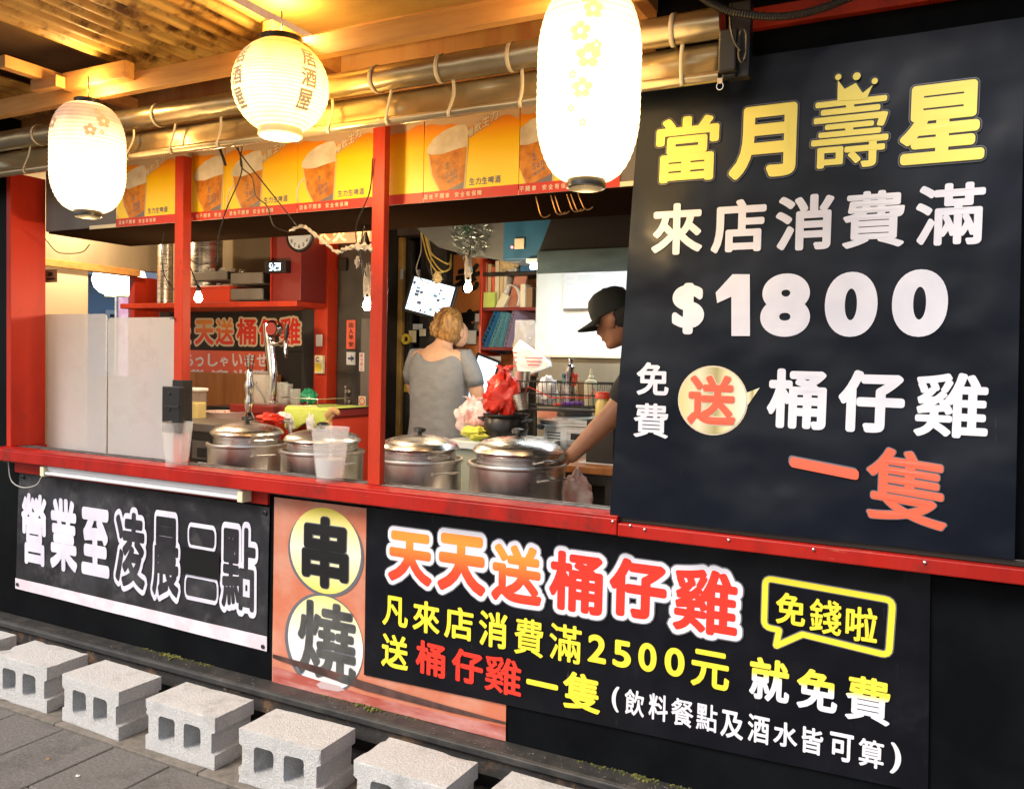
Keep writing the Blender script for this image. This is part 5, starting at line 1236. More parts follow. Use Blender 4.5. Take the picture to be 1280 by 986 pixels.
# monitor (tilted)
mc = at(538, 373, 4.6); e = empty('monitor', mc, 'tilted black monitor showing a grid of camera views above the woman', 'monitor')
Mx = Matrix.Translation(mc) @ Matrix.Rotation(R(25), 4, 'Z') @ Matrix.Rotation(R(14), 4, 'Y') @ Matrix.Rotation(R(-8), 4, 'X')
W2, H2_ = .158, .125
MB().box(-W2, W2, -.01, .03, -H2_, H2_, Mx=Mx).build('case', 'black_plastic', e, bevel=.006)
MB().box(-W2+.022, W2-.022, -.0125, -.0105, -H2_+.016, H2_-.016, Mx=Mx).build('screen', 'screen', e)
tc_ = [mat('feed_%d' % k, c, .5, emit=c, estr=.9) for k, c in enumerate([(.1, .16, .2), (.8, .85, .9), (.35, .5, .55), (.7, .5, .4), (.05, .06, .08), (.5, .65, .7)])]
for i in range(9):
    for j in range(9):
        m = random.choice([0, 1, 1, 2, 3, 4, 5, 5, 1])
        if m in (1, 5) and random.random() < .6: continue
        x = -W2+.024+(2*W2-.05)*i/9; z = -H2_+.018+(2*H2_-.036)*j/9; w1 = random.uniform(.012, .032); h1 = random.uniform(.01, .024)
        x1q = min(x+w1, W2-.024); mm = tc_[m]; MB().box(x, x1q, -.0135-.0001*((i*9+j) % 7), -.0127, z, min(z+h1, H2_-.017), Mx=Mx).build('camera_picture', mm, e)
MB().box(-.03, .03, .03, .12, -.03, .03, Mx=Mx).build('wall_arm', 'iron', e, bevel=.003)
# yellow sticker notes & tape under monitor
for (u0, v0, u1, v1, m, lb) in ((516, 405, 522, 412, 'paper', 'small white note left of the pair below the monitor'), (522.5, 405, 528, 412, 'paper', 'small white note right of the pair below the monitor'), (511, 413, 520, 428, 'cream', 'cream memo slip behind the tape roll'), (524, 411, 532, 420, 'cream', 'cream memo slip next to the woman at hair level'), (505, 480, 516, 490, 'yellowsticker', 'yellow card by the left elbow of the woman')):
    tag(at_box('memo_note', m, u0, v0, u1, v1, 4.80, .004, None, .0005), lb, 'note')
p = at(509, 424, 4.78); tag(MB().lathe([(.018, 0), (.036, 0), (.036, .02), (.018, .02), (.018, 0)], (0, 0, 0), 24, Mx=Matrix.Translation(p) @ Matrix.Rotation(R(90), 4, 'X')).build('tape_roll', 'yellowsticker', smooth=True), 'roll of yellow tape hung left of the woman', 'tape')
# cable bundle
e = empty('cable_bundle', at(540, 320, 4.5), 'tangle of yellow and black cables hanging from the ceiling above the monitor', 'cables')
for k in range(9):
    dv = random.uniform(-4, 4); du = random.uniform(-5, 5)
    P0 = [at(527+du, 286, 4.5), at(531+du, 300+dv, 4.5), at(536+du, 318+dv, 4.48), at(548+du*1.4, 332+dv*2, 4.46), at(561+du*.5, 333+dv, 4.5), at(564, 322+dv, 4.6)] if k < 4 else [at(530+du, 288, 4.55), at(534+2*du, 312+dv, 4.55), at(532+3*du, 335+2*dv, 4.53), at(540+2*du, 350+dv*2, 4.55), at(552+du, 348+dv, 4.6)]
    MB().tube(spline(P0, 6), .0045 if k < 4 else .003, 6).build('cable', 'cable_yellow' if k < 4 else ('wirewhite' if k % 2 else 'wire'), e, smooth=True)
MB().blob(at(547, 347, 4.5), (.03, .02, .035), 4, .4).build('plug', 'manila', e, smooth=True)
# grey sheet hood with curved lower edge
pts = [(500, 262), (520, 262), (648, 262), (655, 325), (645, 330), (610, 322), (575, 317), (548, 309), (536, 300), (520, 285)]
P = [at(u, v, 4.30) for u, v in pts]
o = MB().prism([(p.x, p.z) for p in P][::-1], 4.30, 4.42).build('grey_duct_sheet', 'greytarp', bevel=.004); tag(o, 'dark grey sloped sheet with curved lower edge under the roof', 'duct cover')
# tinsel garland
e = empty('tinsel_garland', at(588, 290, 4.25), 'silver and green tinsel hanging on the grey sheet above the calligraphy', 'garland')
for mname, cnt_, sz in (('tinsel', 260, .010), ('tinsel_green', 60, .012)):
    mb = MB()
    for k in range(cnt_):
        a = random.uniform(0, 6.28); r = random.random()**.6; u = 588+24*r*math.cos(a); v = 290+34*r*math.sin(a)
        if mname == 'tinsel_green': u, v = 583+9*r*math.cos(a), 283+8*r*math.sin(a)
        if v < 270 and random.random() < .3: continue
        p = at(u, v, 4.27+random.uniform(-.03, .02)); d = Vector((random.uniform(-1, 1), random.uniform(-.4, .4), random.uniform(-1, 1))).normalized()*sz*2.4; s = d.cross(Vector((0, 1, .3))).normalized()*sz*.35
        mb.add([p-d, p+s, p+d, p-s], [(0, 1, 2, 3)])
    o = mb.build('tinsel_strands' if mname == 'tinsel' else 'green_strands', mname, e); o['kind'] = 'stuff'
# blue box with switch and led
e = empty('blue_cabinet', at(660, 300, 4.25), 'blue steel box with white switch plate and small red light', 'cabinet')
at_box('box', 'bluebox', 629, 262, 692, 324, 4.25, .4, e, .006)
at_box('switch_plate', 'creamplastic', 643, 298, 655, 311, 4.238, .011, e, .002); p = at(640, 309, 4.24); MB().lathe([(0, -.008), (.008, 0), (0, .008)], p, 10).build('led', 'redled', e)
# black exhaust hood on the right
e = empty('exhaust_hood', at(725, 320, 3.9), 'dark steel exhaust hood above the whiteboard', 'hood')
P = [at(u, v, 4.0) for u, v in ((693, 262), (672, 318), (800, 312), (800, 258))]
MB().prism([(p.x, p.z) for p in P], 4.0, 4.7).build('canopy', 'hoodgrey' if 0 else 'iron', e, bevel=.004)
at_box('band', 'tealsteel', 671, 311, 800, 340, 3.975, .02, e, .003)
# whiteboard & calendar, wall below
YW = 4.83
e = empty('whiteboard', at(720, 445, YW), 'large white board on the back wall behind the man', 'whiteboard')
x0, x1, z0, z1 = rect(669, 335, 800, 446, YW)
MB().box(x0, x1, YW, YW+.02, z0, z1).build('board', 'whiteboard', e, bevel=.012, seg=3); bx('bottom_trim', 'cream', x0+.02, x1, YW-.008, YW, z0-.006, z0+.006, e, .001)
e = empty('calendar', at(740, 387, YW-.02), 'pale wall calendar showing a big grey 7 on the whiteboard', 'calendar')
at_box('sheet', 'paper', 704, 335, 790, 385, YW-.03, .006, e, .001); at_box('lower_bar', 'hoodgrey', 704, 385.3, 790, 388.5, YW-.032, .006, e, .001)
px_char('7', 722, 343, 744, 372, YW-.031, 'greyink2', .08, e)
for k in range(6): at_box('print_line', 'greyink2', 708, 340+7*k, 718, 342+7*k, YW-.0325, .001, e, 0)
for k in range(5): at_box('print_line', 'greyink2', 752, 340+8*k, 764, 343+8*k, YW-.0325, .001, e, 0)
x0, x1, z0, z1 = rect(664, 447, 900, 600, 4.86); bx('tiled_wall', 'concretewall', x0+.03, x1, 4.86, 5.145, .35, 3.0, st, .003)
# shelf unit
e = empty('wall_shelf', at(635, 345, 4.9), 'dark wooden shelf unit full of files between calligraphy and whiteboard', 'shelf')
xl, xr_ = at(602, 400, 4.85).x, at(670, 400, 4.85).x
for v in (384, 434, 340): z = at(635, v, 4.85).z; bx('board', 'darkred' if v != 340 else 'iron', xl, xr_, 4.85, 5.12, z-.022, z, e, .003)
zt1 = at(635, 322, 4.85).z; z0s = at(635, 470, 4.85).z
bx('side', 'redplastic', xl-.02, xl-.001, 4.85, 5.12, z0s, zt1, e, .003); bx('side', 'dark', xr_+.001, xr_+.02, 4.85, 5.12, z0s, zt1, e, .003); bx('backing', 'orangepaper', xl, xr_, 5.12, 5.14, z0s, zt1, e, .002)
ZS = [at(635, v, 4.85).z for v in (384, 434, 340)]
def book(u0, u1, h, m, lb, y=4.9, lean=0, base=0, nm='file', cat='file', d=.18):
    x0, x1 = at(u0, 380, y).x, at(u1, 380, y).x; z = ZS[base]+.001
    Mz = Matrix.Translation((x0, y, z)) @ Matrix.Rotation(R(lean), 4, 'Y')
    o = MB().box(0, x1-x0, 0, d, 0, h, Mx=Mz).build(nm, m, bevel=.002); tag(o, lb, cat); return o
book(604, 608, .30, 'salmon', 'orange file spine at the left end of the upper shelf'); book(609, 613, .29, 'manila', 'tan file next to the orange spine on the upper shelf'); book(614, 617.5, .27, 'coral_print', 'slim reddish file in the middle of the files on the upper shelf')
book(618, 623, .31, 'cream', 'thick cream folder on the upper shelf'); book(624, 628, .33, 'manila', 'tall tan folder right of the cream folder'); book(628.6, 632.5, .36, 'cream_print', 'tallest pale folder on the upper shelf')
book(604, 618, .10, 'lime_cloth', 'low yellow green box in front of the files on the upper shelf', y=4.86, nm='card_box', cat='box', d=.035)
book(619, 628, .11, 'creamplastic', 'leaning cream booklet in front of the files on the upper shelf', y=4.86, lean=28, nm='booklet', cat='booklet', d=.03)
p = at(638, 383, 4.87); V = spline([p+Vector((-.07, 0, .004)), p+Vector((-.03, 0, .13)), p+Vector((.03, 0, .12)), p+Vector((.055, 0, .06)), p+Vector((.045, 0, .004))], 6); mb = MB()
vs = [q_+Vector((0, dy, 0)) for q_ in V for dy in (0, .12)]; o = mb.add(vs, [(2*i, 2*i+1, 2*i+3, 2*i+2) for i in range(len(V)-1)]).build('bent_magazine', 'bone', smooth=True); o.modifiers.new('t', 'SOLIDIFY').thickness = .006; tag(o, 'white magazine bent into an arch on the upper shelf', 'magazine')
book(634, 649, .24, 'salmon', 'bright orange folder leaning at the right of the upper shelf', lean=14, y=4.93, d=.02); book(650, 656, .15, 'cream', 'open cream box at the right end of the upper shelf', y=4.88, nm='card_box', cat='box', d=.1)
book(656.5, 665, .13, 'cardboard', 'brown punched card box beside the open cream box', y=4.9, nm='card_box', cat='box', d=.1)
def basket(u0, u1, m, lb, lean, h=.27):
    x0, x1 = at(u0, 430, 4.88).x, at(u1, 430, 4.88).x; z = ZS[1]+.001; e = empty('letter_basket', (x0, 4.88, z), lb, 'basket', 'plastic baskets stacked on edge on the lower shelf')
    Mz = Matrix.Translation((x0, 4.87, z)) @ Matrix.Rotation(R(lean), 4, 'Y') @ Matrix.Rotation(R(-20), 4, 'Z')
    MB().box(0, .008, 0, .2, 0, h, Mx=Mz).build('base', m, e); w1 = (x1-x0)*.55
    for k in range(9): MB().box(.008, w1, -.004, .004, .01+h*.95*k/9, .018+h*.95*k/9, Mx=Mz).build('rib', m, e)
    MB().box(w1, w1+.008, -.004, .2, 0, h, Mx=Mz).build('rim', m, e)
basket(600, 612, 'blueplastic', 'dark blue plastic basket leaning at the left of the lower shelf', 24); basket(611, 619, 'tealplastic', 'teal plastic basket leaning on the blue one', 22, .25); basket(620, 628, 'tealplastic', 'teal plastic basket second from the right of the leaning ones', 16, .24); basket(630, 638, 'lilacplastic', 'mauve plastic basket leaning at the right of the others', 15, .26)
book(637, 644, .11, 'manila', 'short tan box at the right of the lower shelf', base=1, nm='card_box', cat='box')
e = empty('blue_storage_box', at(657, 340, 4.86), 'small blue storage box on top of the shelf unit', 'box'); x0, x1, z0, z1 = rect(650, 322, 668, 339.5, 4.86); z0 = ZS[2]+.001
bx('box', 'blueplastic', x0, x1, 4.86, 5.05, z0, z1-.02, e, .004); bx('lid', 'blueplastic', x0-.008, x1+.008, 4.855, 5.055, z1-.02, z1, e, .004)
tag(MB().blob(at(638, 330, 4.87), (.055, .04, .04), 8, .6).build('crumpled_bag', 'manila', smooth=True), 'crumpled tan bag on top of the shelf unit beside the blue box', 'bag')
tag(at_box('stacked_cups', 'bone', 634, 334, 645, 339.5, 4.87, .08, None, .008), 'short white stack beside the crumpled tan bag', 'cups')
e = empty('tablet_stand', at(600, 500, 4.7), 'black framed tablet with bright screen behind the red bag', 'tablet')
tb = at(601, 478, 4.6); Mt = Matrix.Translation(tb) @ Matrix.Rotation(R(18), 4, 'Y')
MB().box(-.09, .09, 0, .02, -.17, .17, Mx=Mt).build('case', 'black_plastic', e, bevel=.006); MB().box(-.07, .075, -.003, -.001, -.15, .155, Mx=Mt).build('screen', 'screen', e)
for (u0, v0, u1, v1, lb) in ((594, 446, 603, 470, 'white paper pinned left below the shelf unit'), (604, 445, 626, 452, 'wide white paper pinned right below the shelf unit')):
    tag(at_box('paper_note', 'paper', u0, v0, u1, v1, 4.95, .005, None, .001), lb, 'note')

# kitchen counters
zc1 = at(600, 549, 3.95).z
e = empty('prep_counter', at(600, 549, 4.0), 'pale green grey work counter behind the two right pots', 'counter')
xa, xb = at(560, 545, 3.85).x, at(668, 545, 3.85).x
bx('top', 'tealsteel' if 0 else 'whiteboard', xa, xb, 3.80, 4.35, zc1-.04, zc1, e, .004); bx('front', 'dark', xa+.02, xb-.02, 3.83, 4.33, .35, zc1-.041, e, .003)
M['whiteboard2'] = mat('worktop_laminate', (.36, .40, .33), .35, dirt=(.2, .2, .16), dlo=.6, dhi=.8); e.children[0].data.materials[0] = M['whiteboard2']
# cauldron
p = at(632, 545, 3.95); e = empty('soup_pot', (p.x, 3.95, zc1), 'round black soup pot with rim under the red bag', 'pot'); s_ = .115
MB().lathe([(s_*.72, 0), (s_*.98, .03), (s_*1.05, .07), (s_*.98, .115), (s_*.93, .125), (s_*1.08, .138), (s_*1.08, .148), (s_*.9, .146), (s_*.85, .06), (0, .05)], (p.x, 3.95, zc1), 40).build('pot', 'black_plastic', e, smooth=True)
for s in (1, -1): MB().tube([(p.x+s*s_*1.0, 3.91, zc1+.11), (p.x+s*s_*1.25, 3.91, zc1+.12), (p.x+s*s_*1.25, 3.97, zc1+.12), (p.x+s*s_*1.0, 3.97, zc1+.11)], .007, 8).build('handle', 'black_plastic', e, smooth=True)
def bagshape(neck=.35, flare=.0):
    def f(p, t):
        k = 1 if t < .62 else max(neck, 1-(t-.62)/.25*(1-neck)) if t < .87 else neck+(t-.87)*flare
        return Vector((p.x*k if t < .87 else p.x*k+math.copysign(.02*(t-.8)*flare, p.x), p.y*k, p.z))
    return f
def bag(u, v, y, r, m, lb, seed, cat='plastic bag', amp=.35, ears=True, nm='plastic_bag'):
    p = at(u, v, y); e = empty(nm, p-Vector((0, 0, r[2])), lb, cat)
    MB().blob(p, r, seed, amp, 2.6, 34, 26, shape=bagshape()).build('body', m, e, smooth=True)
    if ears:
        for s in (-1, 1):
            V = []; 
            for i in range(9):
                t = i/8; c_ = p+Vector((s*(.01+.05*t)*r[0]*9, 0, r[2]*(.78+.55*t-.25*t*t))); wdt = r[0]*(.10+.18*t)
                for q in (-1, 0, 1): V.append(c_+Vector((q*wdt, .012*noise.noise(Vector((i*.7, q*2, seed))), .01*noise.noise(Vector((i, q, seed+2))))))
            o = MB().add(V, [(3*i+k, 3*i+3+k, 3*i+4+k, 3*i+1+k) for i in range(8) for k in range(2)]).build('ear', m, e, smooth=True); o.modifiers.new('t', 'SOLIDIFY').thickness = .0015
    return e
bag(630, 490, 3.90, (.088, .06, .13), 'redbag', 'bright red plastic bag tied above the black soup pot', 3, ears=True)
tag(MB().blob(at(615, 503, 3.93), (.05, .04, .06), 13, .5, 2.5, 20, 16).build('red_bag_fold', 'redbag', smooth=True), 'lower fold of red plastic hanging left of the red bag', 'plastic bag')
tag(MB().blob(at(630, 521, 3.92), (.028, .025, .035), 14, .4).build('paper_cup', 'bone', smooth=True), 'white tissue bundle poking out between red bag and soup pot', 'tissue')
bag(592, 522, 4.0, (.095, .07, .105), 'pinkbag', 'pink striped carrier bag standing on the counter behind the pots', 9)
tag(MB().blob(at(597, 541, 3.88), (.085, .05, .030), 31, .8, 2.2, 26, 14).build('yellow_cloth', 'yellow_cloth', smooth=True), 'crumpled yellow cloth lying on the counter left of the soup pot', 'cloth')
# hanging clear bag with print
e = empty('hanging_bag', at(665, 402, 4.3), 'clear plastic bag with red print hanging from the shelf corner', 'plastic bag')
V = []; nx, nz = 18, 20
for s in (0, 1):
    for j in range(nz+1):
        t = j/nz; uL = 644+(641-644)*t; uR = 668+(691-668)*min(1, t*1.15) if t < .82 else 691-(t-.82)*90
        for i in range(nx+1):
            q_ = i/nx; u = uL+(uR-uL)*q_; v = 400+(468-400)*t-(8 if q_ > .6 else 0)*t*(q_-.6); p = at(u, v, 4.3)
            bulge = .045*math.sin(math.pi*q_)*math.sin(math.pi*min(1, t*1.0))*(.4+t)
            V.append(p+Vector((0, (-bulge if s == 0 else bulge)+.012*noise.noise(Vector((q_*5, t*6, s*4))), 0)))
K = (nx+1)*(nz+1); F = [(s*K+j*(nx+1)+i, s*K+j*(nx+1)+i+1, s*K+(j+1)*(nx+1)+i+1, s*K+(j+1)*(nx+1)+i) for s in (0, 1) for j in range(nz) for i in range(nx)]
MB().add(V, F).build('film', 'clearbag', e, smooth=True)
# white goods inside, with red print
P = [at(u, v, 4.30) for u, v in ((641, 437), (650, 424), (688, 452), (690, 459), (664, 468), (648, 466))]
MB().prism([(p.x, p.z) for p in P][::-1], 4.285, 4.315).build('white_packet', 'whitebag', e, bevel=.01)
for k in range(3): glyph_mesh('一' if 0 else 'MM', .02, (at(655, 450, 4.28).x, at(677-2*k, 450, 4.28).x, at(660, 452+4*k, 4.28).z-.006, at(660, 452+4*k, 4.28).z+.006), 'red_print', y=4.28, dep=.004, shear=.3, parent=e, name='print_mark') if 0 else at_box('print_mark', 'red_print', 656+2*k, 446.5+4.5*k, 678-2*k, 448+4.5*k, 4.281, .002, e, 0)
for k in range(4): at_box('print_mark', 'coral_print', 641.5, 440+6*k, 646, 441.5+6*k, 4.28, .002, e, 0)
# wire basket on black rack
ybk = 3.9; zb_ = at(700, 508, ybk).z; zt_ = at(700, 478, ybk).z; x0, x1 = at(652, 495, ybk).x, at(772, 495, ybk).x
e = empty('wire_basket', (x0, ybk, zb_), 'black wire basket of utensils on the rack right of the red bag', 'basket')
mb = MB()
def wl(name, pts, r=.0028, m='iron', closed=False): MB().tube(pts, r, 5, closed=closed).build(name, m, e)
for z, ex in ((zt_, .02), ((zt_+zb_)/2, .01), (zb_, 0)): wl('rim_wire', [(x0-ex, ybk-ex, z), (x1+ex, ybk-ex, z), (x1+ex, ybk+.26+ex, z), (x0-ex, ybk+.26+ex, z)], .0036, closed=True)
for k in range(22):
    x = x0+(x1-x0)*k/21; wl('upright_wire', [(x, ybk-.02, zt_), (x, ybk, zb_), (x, ybk+.26, zb_), (x, ybk+.28, zt_)], .0018)
MB().tube([at(669, 508, ybk), at(669, 545, ybk)], .010, 8).build('leg', 'iron', e); MB().tube([at(662, 511, ybk-.02), at(770, 515, ybk-.02)], .008, 8).build('shelf_bar', 'iron', e)
wl('red_wire', [at(652, 500, ybk-.03), at(660, 483, ybk-.03), at(690, 497, ybk-.03), at(738, 497, ybk-.03), at(742, 486, ybk-.03)], .003, 'redplastic')
def small(u, v, y, prof, m, nm, lb, cat, n=24): p = at(u, v, y); p.z = zb_+.004; return tag(MB().lathe(prof, p, n).build(nm, m, smooth=True), lb, cat)
small(738, 500, 4.06, [(.034, 0), (.036, .01), (.036, .11), (.028, .13), (.016, .135), (.016, .15), (.010, .155), (.005, .19), (0, .192)], 'creamplastic', 'squeeze_bottle', 'cream squeeze bottle with pointed tip in the wire basket', 'bottle')
e = empty('pepper_grinder', at(711, 505, 4.02), 'tall steel grater canister with red handled tools in the wire basket', 'utensils'); p = at(711, 500, 4.02); p.z = zb_+.004
MB().lathe([(.040, 0), (.040, .10), (.036, .10), (.034, .004), (0, .004)], p, 24).build('canister', 'steel', e, smooth=True)
MB().tube(spline([p+Vector((0, 0, .01)), p+Vector((.0, 0, .15)), p+Vector((.006, 0, .20)), p+Vector((.004, 0, .24))], 5), [.02]*6+[.022]*5+[.012, .010, .012, .014, .01], 12).build('whisk', 'chrome', e, smooth=True)
for dx, m in ((-.035, 'tealplastic'), (.03, 'redplastic'), (.042, 'redplastic'), (-.02, 'iron')): MB().tube([p+Vector((dx*.4, 0, .01)), p+Vector((dx, 0, .145))], .005, 6).build('tool', m, e); MB().tube([p+Vector((dx-.007, 0, .14)), p+Vector((dx+.007, 0, .155)), p+Vector((dx-.002, 0, .165))], .005, 6, closed=True).build('grip', m, e)
small(726, 500, 4.1, [(.022, 0), (.022, .11), (.018, .12), (0, .12)], 'cardboard', 'spice_tube', 'brown spice tube between the canister and the squeeze bottle', 'tube')
tag(MB().blob(at(684, 488, 4.02), (.055, .04, .075), 41, .4, 2.3, 24, 18).build('flour_bag', 'whitebag', smooth=True), 'white plastic bag slumped in the left of the wire basket', 'plastic bag')
tag(MB().tube([at(703, 505, 3.93), at(728, 504, 3.93)], .011, 8).build('marker_pen', 'purple', smooth=True), 'purple handled knife lying at the bottom of the wire basket', 'knife')
tag(MB().tube([at(692, 506, 3.94), at(706, 505, 3.94)], .007, 8).build('red_pen', 'redplastic', smooth=True), 'red pen lying beside the purple knife', 'pen')
# steel strainer cup at left
p = at(652, 505, 3.85); e = empty('steel_cup', p, 'tilted steel cup hung at the left corner of the wire basket', 'cup'); MB().lathe([(.028, -.03), (.045, .05), (.048, .052), (.042, .05), (.026, -.026), (0, -.026)], (0, 0, 0), 24, Mx=Matrix.Translation(p) @ Matrix.Rotation(R(-14), 4, 'Y')).build('cup', 'steel', e, smooth=True)
p = at(651, 473, 4.1); e = empty('metal_bucket', p, 'grey metal cup hanging below the clear bag', 'cup'); MB().lathe([(.045, -.05), (.055, .04), (.05, .04), (.04, -.045), (0, -.045)], p, 24).build('cup', 'steel_dark', e, smooth=True)
# red capped jar
p = at(754, 512, 3.8); e = empty('spice_jar', p, 'glass spice jar with red cap beside the arm of the man', 'jar')
MB().lathe([(.036, -.045), (.038, -.03), (.038, .03), (.03, .045), (.03, .055), (0, .055)], p, 24).build('jar', 'sauce', e, smooth=True); MB().lathe([(.042, .055), (.042, .078), (.036, .086), (0, .086)], p, 24).build('cap', 'redplastic', e, smooth=True)
bx('pedestal', 'dark', p.x-.06, p.x+.08, 3.74, 3.9, .35, p.z-.046, e, .003)
# steam oven
YG = 4.15
e = empty('steam_cabinet', at(720, 575, YG), 'old stainless steam cabinet with round lid and vent slots', 'oven')
at_box('body', 'steel_dark', 678, 533, 790, 640, YG, .45, e, .008); at_box('top', 'steel', 674, 527, 795, 535, YG-.02, .49, e, .005)
p = at(722, 527, YG+.18); MB().lathe([(.13, -.01), (.13, .025), (.11, .03), (.05, .036), (0, .036)], p, 36).build('lid', 'steel_dark', e, smooth=True); MB().lathe([(.10, .03), (.095, .07), (.09, .075), (0, .072)], (p.x-.02, p.y, p.z), 30).build('inner_pot', 'iron', e, smooth=True)
at_box('door', 'steel', 708, 537, 735, 560, YG-.014, .012, e, .003); at_box('door_window', 'iron', 713, 542, 728, 550, YG-.018, .006, e, .002)
for k in range(5): at_box('vent_slot', 'black_plastic', 684, 540+3.6*k, 700, 541.4+3.6*k, YG-.003, .006, e, 0)
at_box('label_strip', 'coral_print', 683, 556, 696, 561, YG-.004, .004, e, 0)
tag(MB().blob(at(676, 533, 4.05), (.022, .02, .016), 3, .3).build('gas_knob', 'black_plastic', smooth=True), 'black gas valve knob left of the steam cabinet', 'knob')
tag(at_box('orange_notice', 'salmon', 671, 513, 697, 522, 4.3, .02, None, .002), 'orange sticker strip on the wall behind the black rack', 'sticker')
# wooden table with papers
YQ = 3.62
e = empty('cutting_table', at(735, 580, YQ), 'small wooden topped table with dark frame beside the nearest pot', 'table')
zq = at(735, 583, YQ).z; xa, xb = at(697, 588, YQ).x, at(770, 588, YQ).x
bx('top', 'brownwood', xa, xb+.15, YQ, YQ+.42, zq-.035, zq, e, .004); bx('leg', 'dark', xb-.06, xb-.02, YQ+.02, YQ+.06, .35, zq-.036, e, .003); bx('leg', 'dark', xa+.02, xa+.06, YQ+.3, YQ+.34, .35, zq-.036, e, .003); bx('apron', 'iron', xa+.02, xb+.1, YQ+.025, YQ+.04, zq-.09, zq-.036, e, .002)
for k, (dx, m, lb) in enumerate(((0, 'paper', 'order slip lying lowest on the wooden table by the hand'), (.03, 'whiteboard', 'white tray card lying on top of the slip on the wooden table'))):
    tag(bx('paper_slip', m, at(712, 575, YQ).x+dx, at(764, 575, YQ).x+dx, YQ+.1+.05*k, YQ+.26+.05*k, zq+.001+.006*k, zq+.005+.006*k, None, .001), lb, 'paper')
tag(MB().blob(at(722, 618, 3.55), (.07, .04, .10), 17, .3, 2, 26, 20).build('printed_sack', 'pinksack', smooth=True), 'pink printed sack standing under the wooden table', 'sack')
tag(MB().blob(at(716, 598, 3.7), (.05, .04, .012), 5, .8).build('charred_bits', 'cardboard', smooth=True), 'brown scraps on the crossbar below the wooden table', 'scraps')
# ceiling tube above the right bay
zt_b = at(735, 331, 4.0).z
e = empty('ceiling_tube', (-1.4, 4.25, zt_b), 'lit fluorescent tube tucked behind the steel band of the exhaust hood', 'tube light')
MB().tube([(-2.1, 4.25, zt_b+.03), (-.9, 4.25, zt_b+.03)], .014, 10).build('tube', 'tube', e, smooth=True); bx('housing', 'white_metal', -2.12, -.88, 4.22, 4.28, zt_b+.05, zt_b+.075, e, .003)
l = bpy.data.lights.new('tube_light', 'AREA'); l.shape = 'RECTANGLE'; l.size = 1.2; l.size_y = .06; l.energy = 5.5; l.color = (.78, .92, 1)
o = bpy.data.objects.new('tube_light', l); COL.objects.link(o); o.location = (-1.5, 4.25, zt_b+.01); o.rotation_euler = (R(25), 0, 0)

# ================================================================== PEOPLE
def body_prof(name, secs, m, parent, n=32, sub=1, cap=True):
    """continuous surface through elliptical sections (centre, rx, ry)"""
    V = []
    for c, rx, ry in secs:
        for k in range(n):
            a = 2*math.pi*k/n; ca, sa = math.cos(a), math.sin(a)
            q = 2.3; x = math.copysign(abs(ca)**(2/q), ca)*rx; y = math.copysign(abs(sa)**(2/q), sa)*ry
            V.append(Vector(c)+Vector((x, y, 0)))
    F = [(i*n+k, i*n+(k+1) % n, (i+1)*n+(k+1) % n, (i+1)*n+k) for i in range(len(secs)-1) for k in range(n)]
    if cap: F += [tuple(range(n-1, -1, -1)), tuple((len(secs)-1)*n+k for k in range(n))]
    o = MB().add(V, F).build(name, m, parent, smooth=True); s = o.modifiers.new('s', 'SUBSURF'); s.levels = s.render_levels = sub; return o
M['hairdark'] = mat('dark_blond_hair', (.16, .075, .025), .5)
M['skin_man'] = mat('shaded_skin', (.33, .155, .085), .5, col2=(.27, .12, .065), scale=14)  # man's skin colour darkened to carry the shade on his face
# woman, seen from behind, looking down to the right
wy = 4.42; wc = at(548, 470, wy); X0 = wc.x; zf_ = .35
wm = empty('person', (X0, wy, zf_), 'woman with tied blond hair in a grey short sleeved dress seen from behind', 'person')
S = lambda x, y, z: (X0+x, wy+y, z)
zsh = at(548, 437, wy).z
# arms: right shoulder -> elbow -> forearm forward; left likewise
arm_r = [S(.178, .02, zsh-.045), S(.235, .03, zsh-.16), S(.262, .05, zsh-.30), S(.225, .16, zsh-.40), S(.165, .28, zsh-.42), S(.14, .35, zsh-.415)]
arm_l = [S(-.178, .02, zsh-.045), S(-.225, .04, zsh-.15), S(-.245, .10, zsh-.28), S(-.21, .24, zsh-.31), S(-.14, .36, zsh-.30), S(-.11, .42, zsh-.295)]
core = [S(0, 0, zsh-.62), S(0, 0, zsh-.45), S(0, .0, zsh-.25), S(0, .0, zsh-.08), S(.015, .01, zsh+.02), S(.025, .03, zsh+.06), S(.035, .05, zsh+.11), S(.042, .06, zsh+.17)]
V = core[:]; E_ = [(i, i+1) for i in range(7)]; RR = [.15, .14, .13, (.12, .09), .062, .055, .082, .072]
for arm in (arm_r, arm_l):
    b0 = len(V); V += arm; E_ += [(3, b0)]+[(b0+i, b0+i+1) for i in range(5)]; RR += [.062, .056, .046, .040, .028, .026]
legs = []
for s in (-1, 1):
    b0 = len(V); V += [S(s*.09, 0, zsh-.78), S(s*.09, .01, .80), S(s*.085, 0, .44), S(s*.085, -.10 if 0 else .10, .39)]; E_ += [(0, b0), (b0, b0+1), (b0+1, b0+2), (b0+2, b0+3)]; RR += [.10, .062, .040, .035]
skin('body', V, E_, RR, 'skin_pale', wm)
